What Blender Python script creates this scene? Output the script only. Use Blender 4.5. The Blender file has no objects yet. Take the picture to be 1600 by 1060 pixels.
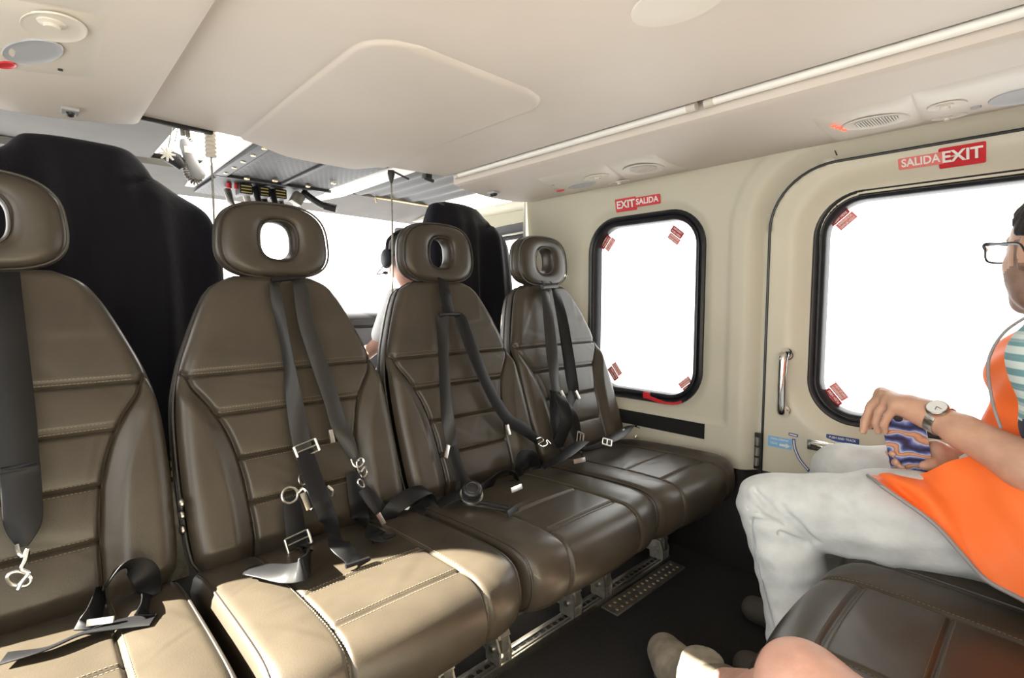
import bpy, bmesh, math, random
from mathutils import Vector, Matrix, Quaternion
V = Vector
S = bpy.context.scene
COL = S.collection
PI = math.pi

# ---------------------------------------------------------------- camera, sky, sun, exposure
YAW, PITCH, FPX, EYE = math.radians(43.27), math.radians(4.27), 803.0, 0.93
cd = bpy.data.cameras.new('camera'); cam = bpy.data.objects.new('camera', cd); COL.objects.link(cam)
cd.sensor_width = 36.0; cd.lens = 36.0*FPX/1600.0; cd.clip_start = 0.02
cam.location = (0, 0, EYE); cam.rotation_euler = (PI/2-PITCH, 0, -YAW)
S.camera = cam
S.view_settings.view_transform = 'Standard'; S.view_settings.look = 'None'
S.view_settings.gamma = 1; S.view_settings.use_curve_mapping = False
S.view_settings.exposure = 0.44
w = bpy.data.worlds.new('hazy_sky'); S.world = w; w.use_nodes = True
bg = w.node_tree.nodes['Background']; bg.inputs[0].default_value = (1.0, 0.985, 0.955, 1); bg.inputs[1].default_value = 3.6
sd = bpy.data.lights.new('sun', 'SUN'); sd.energy = 75; sd.angle = math.radians(0.6); sd.color = (1.0, 0.93, 0.80)
sun = bpy.data.objects.new('sun', sd); COL.objects.link(sun)
sun.rotation_euler = V((0.762, -0.368, -0.575)).to_track_quat('-Z', 'Y').to_euler()

# ---------------------------------------------------------------- measuring helpers (photo sight lines onto real surfaces)
_h = V((math.sin(YAW), math.cos(YAW), 0)); _r = V((math.cos(YAW), -math.sin(YAW), 0)); _z = V((0, 0, 1))
_f = _h*math.cos(PITCH)-_z*math.sin(PITCH); _u = _h*math.sin(PITCH)+_z*math.cos(PITCH)
def sight(u, v): return _f+_r*((u-800)/FPX)-_u*((v-530)/FPX)
def on(u, v, X=None, Y=None, Z=None):
    d = sight(u, v)
    t = X/d.x if X is not None else (Y/d.y if Y is not None else (Z-EYE)/d.z)
    return V((0, 0, EYE))+d*t
BT = V((0, 0.337, 0.942)); BN = V((0, -0.942, 0.337)); B0 = V((0, 1.15, 0.38))   # backrest plane: up, front normal, foot
def onb(u, v, lift=0.03):
    d = sight(u, v); o = V((0, 0, EYE)); t = (B0+BN*lift-o).dot(BN)/d.dot(BN)
    return o+d*t
def onp(u, v, z=0.42): return on(u, v, Z=z)

# ---------------------------------------------------------------- materials
MATS = {}
def mat(name, col, rough=0.5, metal=0.0, spec=0.5, noise=None, bump=None, coat=0.0, emit=None, sheen=0.0):
    """noise=(scale, amount, detail)  bump=(scale, strength, dist)"""
    m = bpy.data.materials.new(name); m.use_nodes = True; MATS[name] = m
    nt = m.node_tree; b = nt.nodes['Principled BSDF']
    b.inputs['Base Color'].default_value = (*col, 1); b.inputs['Roughness'].default_value = rough
    b.inputs['Metallic'].default_value = metal; b.inputs['Specular IOR Level'].default_value = spec
    b.inputs['Coat Weight'].default_value = coat; b.inputs['Sheen Weight'].default_value = sheen
    if emit: b.inputs['Emission Color'].default_value = (*emit[0], 1); b.inputs['Emission Strength'].default_value = emit[1]
    tc = nt.nodes.new('ShaderNodeTexCoord')
    if noise:
        n = nt.nodes.new('ShaderNodeTexNoise'); n.inputs['Scale'].default_value = noise[0]; n.inputs['Detail'].default_value = noise[2] if len(noise) > 2 else 4
        nt.links.new(tc.outputs['Object'], n.inputs['Vector'])
        mr = nt.nodes.new('ShaderNodeMapRange'); mr.inputs['From Min'].default_value = 0.3; mr.inputs['From Max'].default_value = 0.7
        mr.inputs['To Min'].default_value = 1-noise[1]; mr.inputs['To Max'].default_value = 1+noise[1]
        nt.links.new(n.outputs['Fac'], mr.inputs['Value'])
        vm = nt.nodes.new('ShaderNodeVectorMath'); vm.operation = 'SCALE'; vm.inputs[0].default_value = col
        nt.links.new(mr.outputs['Result'], vm.inputs['Scale']); nt.links.new(vm.outputs['Vector'], b.inputs['Base Color'])
    if bump:
        n = nt.nodes.new('ShaderNodeTexNoise'); n.inputs['Scale'].default_value = bump[0]; n.inputs['Detail'].default_value = 6
        nt.links.new(tc.outputs['Object'], n.inputs['Vector'])
        bp_ = nt.nodes.new('ShaderNodeBump'); bp_.inputs['Strength'].default_value = bump[1]; bp_.inputs['Distance'].default_value = bump[2] if len(bump) > 2 else 0.002
        nt.links.new(n.outputs['Fac'], bp_.inputs['Height']); nt.links.new(bp_.outputs['Normal'], b.inputs['Normal'])
    return m
mat('leather_piping', (0.035, 0.028, 0.021), 0.45)
mat('leather', (0.046, 0.037, 0.0265), 0.36, spec=0.45, noise=(9, 0.16, 5), bump=(420, 0.22, 0.001))
mat('leather_dark', (0.05, 0.035, 0.026), 0.45, noise=(9, 0.15), bump=(420, 0.2, 0.001))
mat('thread', (0.19, 0.155, 0.105), 0.8)
mat('seat_shell', (0.028, 0.027, 0.026), 0.6)
mat('webbing', (0.0075, 0.0075, 0.0085), 0.45, spec=0.22, bump=(900, 0.2, 0.0005))
mat('webbing_grey', (0.020, 0.019, 0.018), 0.42, spec=0.35, bump=(900, 0.25, 0.0005))
mat('steel', (0.62, 0.60, 0.56), 0.28, metal=1.0, noise=(60, 0.1))
mat('chrome', (0.85, 0.85, 0.83), 0.12, metal=1.0)
mat('brass', (0.62, 0.5, 0.3), 0.3, metal=1.0)
mat('worn_metal', (0.30, 0.285, 0.26), 0.45, metal=0.8, noise=(50, 0.25), bump=(120, 0.2))
mat('black_plastic', (0.014, 0.014, 0.016), 0.38)
mat('rubber', (0.012, 0.013, 0.017), 0.36, noise=(30, 0.3))
mat('headliner', (0.66, 0.60, 0.545), 0.62, noise=(3, 0.035, 3))
mat('wall_cream', (0.575, 0.55, 0.445), 0.5, noise=(5, 0.03, 4), bump=(300, 0.06))
mat('door_cream', (0.65, 0.615, 0.495), 0.48, noise=(5, 0.03, 4), bump=(300, 0.06))
mat('panel_plastic', (0.67, 0.625, 0.555), 0.45)
mat('vent_grey', (0.42, 0.43, 0.46), 0.4)
mat('kick_black', (0.011, 0.0095, 0.0085), 0.5, bump=(200, 0.2))
mat('carpet', (0.0095, 0.008, 0.007), 0.95, noise=(160, 0.5, 8), bump=(500, 0.7, 0.004))
mat('velcro', (0.008, 0.008, 0.008), 0.95, bump=(900, 0.5))
mat('sign_red', (0.62, 0.025, 0.035), 0.4, noise=(40, 0.08))
mat('sign_deep', (0.46, 0.012, 0.018), 0.4)
mat('sign_white', (0.86, 0.84, 0.80), 0.5)
mat('sign_pale_red', (0.80, 0.22, 0.20), 0.5)
mat('label_blue', (0.22, 0.50, 0.80), 0.5)
mat('label_navy', (0.03, 0.08, 0.30), 0.5)
mat('tube_white', (0.95, 0.93, 0.88), 0.35)
mat('cloth_navy', (0.0055, 0.0055, 0.0105), 0.8, spec=0.25, bump=(40, 0.35, 0.006), sheen=0.06)
mat('cockpit_grey', (0.105, 0.098, 0.090), 0.7, noise=(8, 0.1))
mat('visor_grey', (0.10, 0.103, 0.110), 0.6)
mat('console_grey', (0.038, 0.039, 0.046), 0.5)
mat('console_black', (0.010, 0.010, 0.012), 0.5)
mat('knob_red', (0.5, 0.02, 0.02), 0.4)
mat('placard_yellow', (0.75, 0.6, 0.2), 0.5)
mat('red_strap', (0.6, 0.02, 0.03), 0.5)
def glass_mat():
    m = bpy.data.materials.new('clear_pane'); m.use_nodes = True; MATS['clear_pane'] = m
    nt = m.node_tree; nt.nodes.remove(nt.nodes['Principled BSDF']); out = nt.nodes['Material Output']
    t = nt.nodes.new('ShaderNodeBsdfTransparent'); t.inputs[0].default_value = (0.96, 0.97, 0.97, 1)
    g = nt.nodes.new('ShaderNodeBsdfGlossy'); g.inputs['Roughness'].default_value = 0.03
    fr = nt.nodes.new('ShaderNodeFresnel'); fr.inputs[0].default_value = 1.3
    mx = nt.nodes.new('ShaderNodeMixShader'); nt.links.new(fr.outputs[0], mx.inputs[0]); nt.links.new(t.outputs[0], mx.inputs[1]); nt.links.new(g.outputs[0], mx.inputs[2])
    nt.links.new(mx.outputs[0], out.inputs['Surface'])
glass_mat()

# ---------------------------------------------------------------- object helpers
ORG = {}
def thing(name, label, cat, loc=(0, 0, 0), group=None):
    o = bpy.data.objects.new(name, None); COL.objects.link(o); o.location = loc; o.empty_display_size = 0.05
    o['label'] = label; o['category'] = cat
    if group: o['group'] = group
    ORG[o.name] = V(loc); return o
def tag(o, label, cat, group=None):
    o['label'] = label; o['category'] = cat
    if group: o['group'] = group
    return o
class MB:
    def __init__(s): s.v = []; s.f = []
    def add(s, vs, fs):
        n = len(s.v); s.v += [V(p) for p in vs]; s.f += [tuple(i+n for i in f) for f in fs]; return s
    def bm(s, bm, M=None):
        bm.verts.ensure_lookup_table()
        vs = [(M @ v.co) if M else v.co.copy() for v in bm.verts]; fs = [tuple(v.index for v in f.verts) for f in bm.faces]
        s.add(vs, fs); bm.free(); return s
    def box(s, c, size, bev=0.0, R=None, seg=2):
        bm = bmesh.new(); bmesh.ops.create_cube(bm, size=1.0)
        for v in bm.verts: v.co = V((v.co.x*size[0], v.co.y*size[1], v.co.z*size[2]))
        if bev: bmesh.ops.bevel(bm, geom=bm.edges[:], offset=bev, segments=seg, affect='EDGES', profile=0.7)
        bm.verts.index_update()
        M = Matrix.Translation(V(c)) @ (R.to_4x4() if R is not None else Matrix.Identity(4))
        return s.bm(bm, M)
    def ball(s, c, r, R=None, n=16):
        if not hasattr(r, '__len__'): r = (r, r, r)
        vs = []; fs = []; m = n//2
        for i in range(m+1):
            a = PI*i/m
            for j in range(n):
                b = 2*PI*j/n; p = V((r[0]*math.sin(a)*math.cos(b), r[1]*math.sin(a)*math.sin(b), r[2]*math.cos(a)))
                vs.append(V(c)+(R @ p if R is not None else p))
        for i in range(m):
            for j in range(n): k = (j+1) % n; fs.append((i*n+j, (i+1)*n+j, (i+1)*n+k, i*n+k))
        return s.add(vs, fs)
    def tube(s, pts, r, n=10, closed=False, cap=True, sx=1.0):
        pts = [V(p) for p in pts]; N = len(pts); rs = r if hasattr(r, '__len__') else [r]*N
        vs = []; fs = []; up = None
        for i, p in enumerate(pts):
            t = (pts[(i+1) % N]-pts[i-1]) if closed else (pts[min(i+1, N-1)]-pts[max(i-1, 0)])
            if t.length < 1e-9: t = V((0, 0, 1))
            t.normalize()
            if up is None: up = t.orthogonal().normalized()
            up = (up-t*up.dot(t));
            if up.length < 1e-6: up = t.orthogonal()
            up.normalize(); sd_ = t.cross(up)
            for j in range(n):
                a = 2*PI*j/n; vs.append(p+(up*math.cos(a)+sd_*math.sin(a)*sx)*rs[i])
        for i in range(N if closed else N-1):
            for j in range(n):
                k = (j+1) % n; i2 = (i+1) % N; fs.append((i*n+j, i*n+k, i2*n+k, i2*n+j))
        if cap and not closed: fs.append(tuple(range(n-1, -1, -1))); fs.append(tuple((N-1)*n+j for j in range(n)))
        return s.add(vs, fs)
    def cyl(s, a, b, r, r2=None, n=16): return s.tube([a, b], [r, r if r2 is None else r2], n)
    def ribbon(s, pts, wd, width, th=0.0025):
        """band along pts; wd = width directions (one or per point), width scalar or per point"""
        pts = [V(p) for p in pts]; N = len(pts)
        if not isinstance(wd, list): wd = [wd]*N
        ws = width if hasattr(width, '__len__') else [width]*N
        vs = []; fs = []
        for i, p in enumerate(pts):
            t = (pts[min(i+1, N-1)]-pts[max(i-1, 0)]).normalized(); d = V(wd[i]); d = (d-t*d.dot(t)).normalized(); nn = t.cross(d)
            hw = ws[i]/2
            for a, b in ((-1, -.3), (-.94, -1), (.94, -1), (1, -.3), (1, .3), (.94, 1), (-.94, 1), (-1, .3)): vs.append(p+d*(a*hw)+nn*(b*th/2))
        for i in range(N-1):
            for j in range(8): k = (j+1) % 8; fs.append((i*8+j, i*8+k, (i+1)*8+k, (i+1)*8+j))
        fs.append(tuple(range(7, -1, -1))); fs.append(tuple((N-1)*8+j for j in range(8)))
        return s.add(vs, fs)
    def sheet(s, rows, closed=False):
        R_ = len(rows); C_ = len(rows[0]); vs = [V(p) for r_ in rows for p in r_]; fs = []
        for i in range(R_-1):
            for j in range(C_ if closed else C_-1): k = (j+1) % C_; fs.append((i*C_+j, i*C_+k, (i+1)*C_+k, (i+1)*C_+j))
        return s.add(vs, fs)
    def prism(s, outline, o, ax, ay, az, depth):
        """2D outline in plane (o, ax, ay) extruded by depth along az"""
        o = V(o); ax = V(ax); ay = V(ay); az = V(az); n = len(outline)
        vs = [o+ax*x+ay*y for x, y in outline]+[o+ax*x+ay*y+az*depth for x, y in outline]
        fs = [tuple(range(n-1, -1, -1)), tuple(range(n, 2*n))]+[(i, (i+1) % n, (i+1) % n+n, i+n) for i in range(n)]
        return s.add(vs, fs)
    def lathe(s, prof, o, ax, n=24):
        """prof = (radius, height) list along axis ax"""
        o = V(o); ax = V(ax).normalized(); e = ax.orthogonal().normalized(); g = ax.cross(e); vs = []; fs = []
        for r_, h in prof:
            for j in range(n): a = 2*PI*j/n; vs.append(o+ax*h+(e*math.cos(a)+g*math.sin(a))*max(r_, 1e-5))
        for i in range(len(prof)-1):
            for j in range(n): k = (j+1) % n; fs.append((i*n+j, i*n+k, (i+1)*n+k, (i+1)*n+j))
        return s.add(vs, fs)
    def build(s, name, m, parent=None, smooth=True, sharp=40):
        me = bpy.data.meshes.new(name); off = ORG[parent.name] if parent is not None else V((0, 0, 0))
        me.from_pydata([v-off for v in s.v], [], s.f); me.validate(); me.update()
        bm = bmesh.new(); bm.from_mesh(me); bmesh.ops.recalc_face_normals(bm, faces=bm.faces[:]); bm.to_mesh(me); bm.free()
        ms = m if isinstance(m, (list, tuple)) else [m]
        for q in ms: me.materials.append(MATS[q] if isinstance(q, str) else q)
        if smooth:
            me.polygons.foreach_set('use_smooth', [True]*len(me.polygons))
            me.set_sharp_from_angle(angle=math.radians(sharp))
        o = bpy.data.objects.new(name, me); COL.objects.link(o)
        if parent is not None: o.parent = parent; ORG[o.name] = off
        else: ORG[o.name] = V((0, 0, 0))
        return o
def catmull(pts, n=8):
    pts = [V(p) for p in pts]; out = []
    for i in range(len(pts)-1):
        a = pts[i-1] if i else pts[0]*2-pts[1]; b = pts[i]; c = pts[i+1]; d = pts[i+2] if i+2 < len(pts) else c*2-b
        for k in range(n):
            t = k/n; out.append(0.5*((2*b)+(c-a)*t+(2*a-5*b+4*c-d)*t*t+(3*b-a-3*c+d)*t**3))
    out.append(pts[-1]); return out
def lerp(a, b, t): return a+(b-a)*t
def sm(a, b, x): t = max(0, min(1, (x-a)/(b-a))); return t*t*(3-2*t)
def interp(tab, x):
    if x <= tab[0][0]: return tab[0][1]
    for (a, p), (b, q) in zip(tab, tab[1:]):
        if x <= b: return p+(q-p)*(x-a)/(b-a)
    return tab[-1][1]
def interps(tab, x):   # smooth (catmull) version
    xs = [t[0] for t in tab]; ys = [t[1] for t in tab]
    if x <= xs[0]: return ys[0]
    if x >= xs[-1]: return ys[-1]
    i = max(k for k in range(len(xs)) if xs[k] <= x); i = min(i, len(xs)-2)
    h = xs[i+1]-xs[i]; t = (x-xs[i])/h
    m0 = (ys[i+1]-ys[i-1])/(xs[i+1]-xs[i-1])*h if i else (ys[i+1]-ys[i])
    m1 = (ys[i+2]-ys[i])/(xs[i+2]-xs[i])*h if i+2 < len(xs) else (ys[i+1]-ys[i])
    return (2*t**3-3*t*t+1)*ys[i]+(t**3-2*t*t+t)*m0+(-2*t**3+3*t*t)*ys[i+1]+(t**3-t*t)*m1
def rrect(x0, x1, y0, y1, r, n=8):
    out = []
    for cx, cy, a0 in ((x1-r, y1-r, 0), (x0+r, y1-r, 90), (x0+r, y0+r, 180), (x1-r, y0+r, 270)):
        for k in range(n+1): a = math.radians(a0+90*k/n); out.append((cx+r*math.cos(a), cy+r*math.sin(a)))
    return out
def sdrr(x, y, x0, x1, y0, y1, r):
    qx = abs(x-(x0+x1)/2)-(x1-x0)/2+r; qy = abs(y-(y0+y1)/2)-(y1-y0)/2+r
    return min(max(qx, qy), 0)+math.hypot(max(qx, 0), max(qy, 0))-r
def text(mb, s, size, o, ax, ay, lift=0.0006, bold=0.0, width=None):
    cu = bpy.data.curves.new('lettering', 'FONT'); cu.body = s; cu.size = size; cu.offset = bold; cu.extrude = 0.0002; cu.resolution_u = 3
    cu.align_x = 'CENTER'; cu.align_y = 'CENTER'
    ob = bpy.data.objects.new('lettering', cu); COL.objects.link(ob)
    dg = bpy.context.evaluated_depsgraph_get(); me = bpy.data.meshes.new_from_object(ob.evaluated_get(dg))
    ax = V(ax).normalized(); ay = V(ay).normalized(); az = ax.cross(ay); k = 1.0
    if width and len(me.vertices):
        xs = [v.co.x for v in me.vertices]; k = width/(max(xs)-min(xs))
    mb.add([V(o)+ax*(v.co.x*k)+ay*v.co.y+az*(v.co.z+lift) for v in me.vertices], [tuple(p.vertices) for p in me.polygons])
    bpy.data.objects.remove(ob); bpy.data.curves.remove(cu); bpy.data.meshes.remove(me)
def struct(o): o['kind'] = 'structure'; return o

# ================================================================ THE CABIN SHELL
WL, WR = -0.36, 1.76
# windows in (y, z): forward window and door window, the same on both sides
W1 = (0.890, 1.395, 0.540, 1.262, 0.13)
W2 = (-0.42, 0.545, 0.548, 1.262, 0.13)
DOOR = (-0.62, 0.671, 0.07, 1.348, 0.19)
FW = 0.030       # width of the rubber surround inside those outlines
def wall_g(y, z):
    dd = sdrr(y, z, *DOOR); g = 0.0
    d1 = sdrr(y, z, *W1); d2 = sdrr(y, z, *W2)
    g += 0.022*(1-sm(-0.01, 0.05, d1))
    if dd > 0: g += 0.070*(1-sm(-.02, 0.070, dd))**1.3
    else: g += 0.048+0.045*(1-sm(-0.01, 0.068, d2))-0.012*(1-sm(-0.07, 0, -dd) if False else 0)
    if dd > 0.10: g += 0.010*sm(0.10, 0.125, dd)*(1 if z > 0.5 else 0.1)
    g += 0.03*sm(1.0, 1.45, z)**2*-1*0.6            # wall leans inward towards the top
    return g
def make_wall(side, X, sgn):
    y0, y1, z0, z1, st = -0.75, 1.76, 0.0, 1.43, 0.0085
    ny = int((y1-y0)/st); nz = int((z1-z0)/st)
    P = [[(y0+(y1-y0)*j/ny, z0+(z1-z0)*i/nz) for j in range(ny+1)] for i in range(nz+1)]
    vs = []
    for row in P:
        for y, z in row: vs.append((X+sgn*wall_g(y, z), y, z))
    W = MB(); D = MB(); K = MB(); W.v = [V(v) for v in vs]; D.v = W.v; K.v = W.v
    for i in range(nz):
        for j in range(ny):
            y = P[i][j][0]+st/2; z = P[i][j][1]+st/2
            if sdrr(y, z, *W1) < -0.014 or sdrr(y, z, *W2) < -0.014: continue
            f = (i*(ny+1)+j, i*(ny+1)+j+1, (i+1)*(ny+1)+j+1, (i+1)*(ny+1)+j)
            dd = sdrr(y, z, *DOOR)
            if z < 0.345: K.f.append(f)
            elif dd < 0: D.f.append(f)
            else: W.f.append(f)
    obs = []
    for mb, nm, m in ((W, 'wall_'+side, 'wall_cream'), (D, 'door_1' if side == 'right' else 'door_2', 'door_cream'), (K, 'baseboard_'+side, 'kick_black')):
        used = sorted({i for f in mb.f for i in f}); ix = {a: b for b, a in enumerate(used)}
        q = MB(); q.v = [mb.v[i] for i in used]; q.f = [tuple(ix[i] for i in f) for f in mb.f]
        o = struct(q.build(nm, m, sharp=75)); obs.append(o)
    return obs
wr = make_wall('right', WR, 1); wl = make_wall('left', WL, -1)
bpy.data.objects.remove(wl[1])      # unseen left door left out, as if open, to let more light in
# outer skin behind the trim, so that the walls have thickness
def window(n, X, sgn, W, g, side):
    y0, y1, z0, z1, r = W; o = struct(thing('window_%d' % n, '', '', (X+sgn*(g+0.02), (y0+y1)/2, z0)))
    del o['label']; del o['category']
    f = MB(); rows = []
    # rubber surround: two rolled beads and a deep return to the pane
    prof = [(0.012, 0.006), (0.010, -0.004), (0.002, -0.010), (-0.006, -0.007), (-0.010, 0.0), (-0.012, -0.006), (-0.019, -0.009), (-0.025, -0.003), (-0.028, 0.008), (-0.030, 0.020), (-0.031, 0.036)]
    for off, dx in prof:
        rows.append([(X+sgn*(g+dx), y, z) for y, z in rrect(y0-off, y1+off, z0-off, z1+off, max(r+off, 0.02), 10)])
    f.sheet(rows, closed=True); f.build('rubber_seal', 'rubber', o)
    k = MB(); rows = []
    for off, dx in [(-0.0150, -0.0190), (-0.0165, -0.0215), (-0.0180, -0.0190)]:
        rows.append([(X+sgn*(g+dx+0.012), y, z) for y, z in rrect(y0-off, y1+off, z0-off, z1+off, max(r+off, 0.02), 10)])
    k.sheet(rows, closed=True); k.build('inner_bead', 'steel' if n == 2 else 'rubber', o)
    p = MB(); ol = rrect(y0+0.029, y1-0.029, z0+0.029, z1-0.029, r-0.029, 10)
    p.prism(ol, (X+sgn*(g+0.030), 0, 0), (0, 1, 0), (0, 0, 1), (sgn, 0, 0), 0.004)
    p.build('pane', 'clear_pane', o, smooth=False)
    return o
window(1, WR, 1, W1, 0.022, 'right'); window(2, WR, 1, W2, 0.093, 'right')
window(3, WL, -1, W1, 0.022, 'left')

# floor
f = MB(); f.box((0.70, 0.55, -0.02), (2.9, 3.0, 0.04)); struct(f.build('floor', 'carpet', smooth=False))
f = MB(); f.box((0.70, 2.75, -0.04), (2.3, 1.38, 0.04)); struct(f.build('trim_1', 'console_black', smooth=False))
# aft bulkhead (behind the photographer)
f = MB(); f.box((0.70, -0.78, 0.70), (2.5, 0.05, 1.5)); struct(f.build('wall_back', 'wall_cream', smooth=False))

# ceiling: centre panel with a shallow sag at the front, and its front edge return
def ceil_z(x, y):
    z = 1.437
    return z-0.012*sm(1.2, 1.75, y)*math.exp(-((x-0.76)/0.35)**2)+0.012*(1-math.cos(0))
f = MB(); rows = []
for i in range(41):
    y = -0.75+2.5*i/40; rows.append([(x, y, ceil_z(x, y)) for x in [0.18+1.09*j/30 for j in range(31)]])
top = [[(p[0], p[1], p[2]+0.02) for p in r_] for r_ in rows]
f.sheet(rows); f.sheet(top); f.sheet([rows[-1], [(p[0], p[1]+0.012, p[2]+0.008) for p in rows[-1]], top[-1]]); f.sheet([[r_[-1] for r_ in rows], [r_[-1] for r_ in top]])
struct(f.build('ceiling', 'headliner', sharp=60))
# roof skin above everything
f = MB(); f.box((0.70, 0.53, 1.52), (2.6, 2.58, 0.03)); struct(f.build('trim_2', 'headliner', smooth=False))
# hatch panel of the ceiling: proud, bulging down towards the cockpit
def hatch_z(x, y, e):
    return ceil_z(x, y)-0.0065*sm(0, 0.012, e)-0.024*sm(0.98, 1.75, y)*sm(0, 0.16, e)
f = MB(); rows = []
hx0, hx1, hy0, hy1, hr = 0.497, 1.005, 0.90, 1.745, 0.10
for i in range(61):
    t = i/60; y = hy0+(hy1-hy0)*t
    ins = hr-math.sqrt(max(0, hr*hr-(hr-(y-hy0))**2)) if y-hy0 < hr else 0
    a, b = hx0+ins, hx1-ins; row = []
    for j in range(49):
        s_ = j/48; s_ = 0.5-0.5*math.cos(PI*s_) if True else s_
        x = a+(b-a)*s_; e = min(x-a, b-x, (y-hy0)); e = min(e, -sdrr(x, y, hx0, hx1, hy0, hy1+0.5, hr)) if True else e
        row.append((x, y, hatch_z(x, y, max(e, 0))))
    rows.append(row)
f.sheet(rows); f.sheet([rows[-1], [(p[0], p[1]+0.006, 1.44) for p in rows[-1]]])
struct(f.build('trim_3', 'headliner', sharp=50))

# side bulkheads (valances) with the light trough
def valance(sgn, xin, xout, name):
    f = MB(); W_ = xout-xin
    prof = [(-0.004, 1.448), (-0.008, 1.425), (-0.006, 1.410), (0.004, 1.404), (0.06*1, 1.394), (0.15, 1.384), (0.25, 1.380), (0.36, 1.385), (abs(W_), 1.400)]
    pts = catmull([V((xin+sgn*a, 0, z)) for a, z in prof[3:]], 5)
    ln = [V((xin+sgn*a, 0, z)) for a, z in prof[:3]]+pts
    back = [V((xout, 0, 1.50)), V((xin, 0, 1.50)), V((xin, 0, 1.452))]
    allp = ln+back; rows = []
    ys = [-0.75, -0.3, 0.1, 0.5, 0.9, 1.3, 1.6, 1.735, 1.75]
    for y in ys:
        k = 1.0; rows.append([(p.x, y, p.z+(0.004 if y == 1.75 else 0)) for p in allp])
    f.sheet(rows, closed=True)
    n = len(allp); base = len(f.v)-n; f.f.append(tuple(base+i for i in range(n)))
    return struct(f.build(name, 'headliner', sharp=50))
valance(1, 1.322, 1.80, 'trim_4'); valance(-1, 0.238, -0.40, 'trim_5')
# trough walls above the light tubes
f = MB(); f.box((1.294, 0.5, 1.470), (0.055, 2.5, 0.006)); f.box((1.268, 0.5, 1.455), (0.004, 2.5, 0.03)); struct(f.build('trim_6', 'headliner', smooth=False))
# shelf of darker gasket where valance meets wall and door
f = MB(); f.tube([(1.762, y, 1.392) for y in (-0.7, 0.2, 1.2, 1.75)], 0.0035, 6); struct(f.build('trim_7', 'headliner'))
# end return of the right cabin wall towards the cockpit
for X, s_, nm in ((WR, 1, 'trim_8'), (WL, -1, 'trim_9')):
    f = MB(); rows = []
    for k in range(9):
        a = PI/2*k/8; rows.append([(X-0.018+s_*(0.06-0.06*math.cos(a)), 1.755+0.05*math.sin(a), z) for z in (0.35, 0.7, 1.1, 1.42)])
    rows.append([(X+s_*0.12, 1.805, z) for z in (0.35, 0.7, 1.1, 1.42)])
    f.sheet(rows); struct(f.build(nm, 'wall_cream'))

# ================================================================ CABIN SEATS
L_BACK = 0.652
def back_w(s):     # half width of the backrest at height s along it
    return interps([(0.0, 0.225), (0.03, 0.240), (0.12, 0.246), (0.25, 0.2465), (0.36, 0.240), (0.44, 0.222), (0.50, 0.201), (0.56, 0.177), (0.60, 0.158), (0.63, 0.136), (0.652, 0.095)], s)
def bol_x(s):      # x of the seam between centre and side bolster
    return interps([(0.0, 0.126), (0.10, 0.127), (0.20, 0.135), (0.28, 0.153), (0.34, 0.180), (0.38, 0.205), (0.43, 0.232), (0.445, 0.30)], s)
CROSS = [0.115, 0.215, 0.315, 0.408]
def groove(d, wd=0.0035): return math.exp(-(d/wd)**2)
rnd = random.Random(5)
WR_ = [(rnd.uniform(-.2, .2), rnd.uniform(0, .6), rnd.uniform(0, PI), rnd.uniform(.02, .05), rnd.uniform(.03, .08)) for _ in range(26)]
def wrinkle(x, s):
    g = 0
    for a, b, t, ww, ll in WR_:
        u = (x-a)*math.cos(t)+(s-b)*math.sin(t); v = -(x-a)*math.sin(t)+(s-b)*math.cos(t)
        g += math.exp(-(u/ll)**2-(v/(ww*.35))**2)*math.sin(v/0.010)
    return g*0.0011
def back_n(x, s):  # height of the leather above the backrest plane
    w_ = back_w(s); e = min((w_-abs(x))*0.93, L_BACK-s+0.004); r = 0.030; n = 0
    if e < r: n -= r*(1-math.sqrt(max(0, 1-(1-max(e, 0)/r)**2)))
    if s < 0.04: n -= 0.02*(1-sm(0, 0.04, s))
    bx = bol_x(s); inside = abs(x) < bx
    if not inside: n += 0.020*sm(0, 0.045, abs(x)-bx)
    else: n += 0.004*math.cos(PI*x/2/max(bx, .05))
    sl = (bol_x(s+.005)-bol_x(s-.005))/.01
    if bx < w_: n -= 0.009*groove((abs(x)-bx)/math.hypot(1, sl), 0.0045)
    if inside:
        for k, c in enumerate(CROSS):
            n -= 0.0065*groove(s-c, 0.0042)
            if k in (2, 3): n -= 0.003*groove(s-c-0.010, 0.003)
        ks = [0.0]+CROSS+[0.64]
        for a, b in zip(ks, ks[1:]):
            if a < s < b: n += 0.006*math.sin(PI*(s-a)/(b-a))**0.6
    # soft lumbar hollow
    n += wrinkle(x, s)
    return n
def bpt(x, s, n=0.0): return V((x, 0, 0))+B0+BT*s+BN*n
def bsurf(x, s, lift=0.0): return bpt(x, s, back_n(x, s)+lift)
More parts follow.
